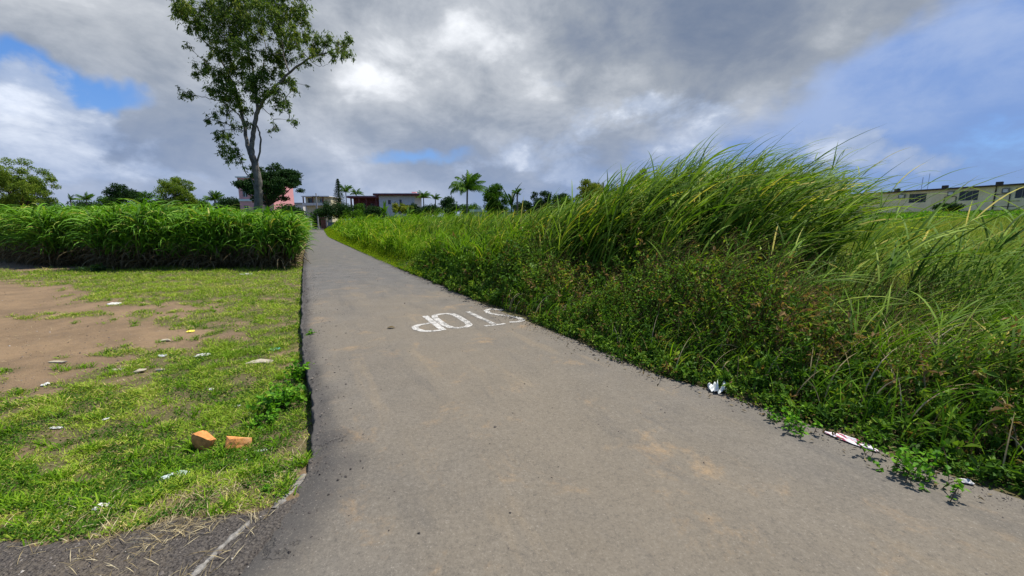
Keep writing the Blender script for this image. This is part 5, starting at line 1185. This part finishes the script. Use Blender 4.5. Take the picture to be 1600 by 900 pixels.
S('plastic_sheet', 180, 475, -0.16, (0.20, 0.30), M['plastic_white'], 'white paper sheet far out on the thin grass', 'litter', 10, 0.1, 0.15)
S('paper_scrap', 88, 667, -0.18, (0.13, 0.035), M['plastic_white'], 'thin white strip of paper in the grass at left', 'litter', 12, 0.05, 0.15)
S('paper_scrap', 166, 657, -0.2, (0.045, 0.05), M['plastic_white'], 'tiny white paper right of the thin strip', 'litter', 13)
S('paper_scrap', 72, 608, -0.22, (0.06, 0.09), M['plastic_white'], 'white crumpled paper at the border of grass and dirt', 'litter', 14, 0.3, 0.3)
S('paper_scrap', 331, 614, -0.22, (0.05, 0.05), M['plastic_white'], 'small white paper in the grass left of the leafy weed', 'litter', 15, 0.3, 0.3)
S('paper_scrap', 372, 636, -0.2, (0.05, 0.05), M['plastic_white'], 'white paper fleck beside the large leafy weed', 'litter', 16, 0.3, 0.3)
S('wrapper', 298, 517, -0.16, (0.10, 0.12), M['yellowp'], 'small bright yellow wrapper on the grass', 'litter', 17)
rock('flat_stone', 92, 566, -0.16, (0.24, 0.07, 0.03), M['stone_pale'], 'pale flat stone on the bare dirt', 'stone', 21, 0.05)
rock('flat_stone', 218, 578, -0.16, (0.12, 0.09, 0.05), M['stone_pale'], 'pale stone where the dirt meets the grass', 'stone', 22, 0.1)
rock('flat_stone', 185, 575, -0.16, (0.15, 0.07, 0.03), M['stone_pale'], 'greyish pale stone left of the one at the dirt border', 'stone', 23, 0.15)
rock('flat_stone', 250, 576, -0.16, (0.11, 0.07, 0.04), M['stone_pale'], 'pale stone right of the one at the dirt border', 'stone', 24, 0.15)
rock('flat_stone', 258, 531, -0.16, (0.17, 0.10, 0.04), M['stone_pale'], 'buff stone above the greyish crumpled wrapper', 'stone', 25, 0.1)
S('paper_scrap', 385, 427, -0.16, (0.5, 0.4), M['plastic_white'], 'white sheet lying near the foot of the cane', 'litter', 26, 0.0, 0.05)
S('plastic_bag', 1121, 611, 0.0, (0.19, 0.15), M['bagwhite'], 'milky crumpled plastic bag against the weeds at the right road edge', 'plastic bag', 31, 0.3, 1.1, 22)
S('cloth', 1328, 688, 0.012, (0.42, 0.085), M['cloth'], 'white and red cloth lying along the asphalt edge', 'cloth', 32, -0.98, 0.32, 24, 0.3)
S('paper_scrap', 1510, 752, 0.012, (0.07, 0.05), M['plastic_white'], 'crumpled white paper at the asphalt edge near the right frame', 'litter', 33, -0.5, 0.4)
def dry_leaf(px, py, sz, rz, label):
    l_, q_ = ls(*at(px, py)[:2]); b = at(px, py, float(road_z(l_, q_))); A = Acc(); n = 7; t = np.linspace(0, 1, n); w = np.sin(np.pi*t)**0.7*sz*0.3
    rows = [np.stack([(t-0.5)*sz, w*k, 0.006+0.012*abs(k)*np.sin(np.pi*t)+0.01*np.sin(np.pi*t)], 1) for k in (-1, 0, 1)]
    V = np.stack(rows, 1).reshape(-1, 3); c, s_ = math.cos(rz), math.sin(rz); V = np.stack([V[:, 0]*c-V[:, 1]*s_+b[0], V[:, 0]*s_+V[:, 1]*c+b[1], V[:, 2]+b[2]], 1)
    i, j = np.meshgrid(np.arange(n-1), np.arange(2), indexing='ij'); a0 = (i*3+j).ravel(); A.add(V, np.stack([a0, a0+3, a0+4, a0+1], 1), 0.5)
    tag(A.build('dry_leaf', M['cane_dry']), label, 'leaf')
dry_leaf(611, 513, 0.13, 0.2, 'single curled dry leaf on the asphalt left of the painted letters')
for i, (px, py, lab) in enumerate([(1128, 612, 'dark pebble on the asphalt by the plastic bag'), (1402, 728, 'black pebble on the asphalt below the cloth'), (1356, 701, 'dark pebble at the tip of the cloth'), (655, 834, 'dark speck of stone low on the asphalt'), (731, 558, 'dark pebble just below the painted letters'), (714, 590, 'dark pebble in the middle of the road')]):
    rock('pebble', px, py, 0.006, (0.018, 0.016, 0.011), M['slab'], lab, 'pebble', 40+i)
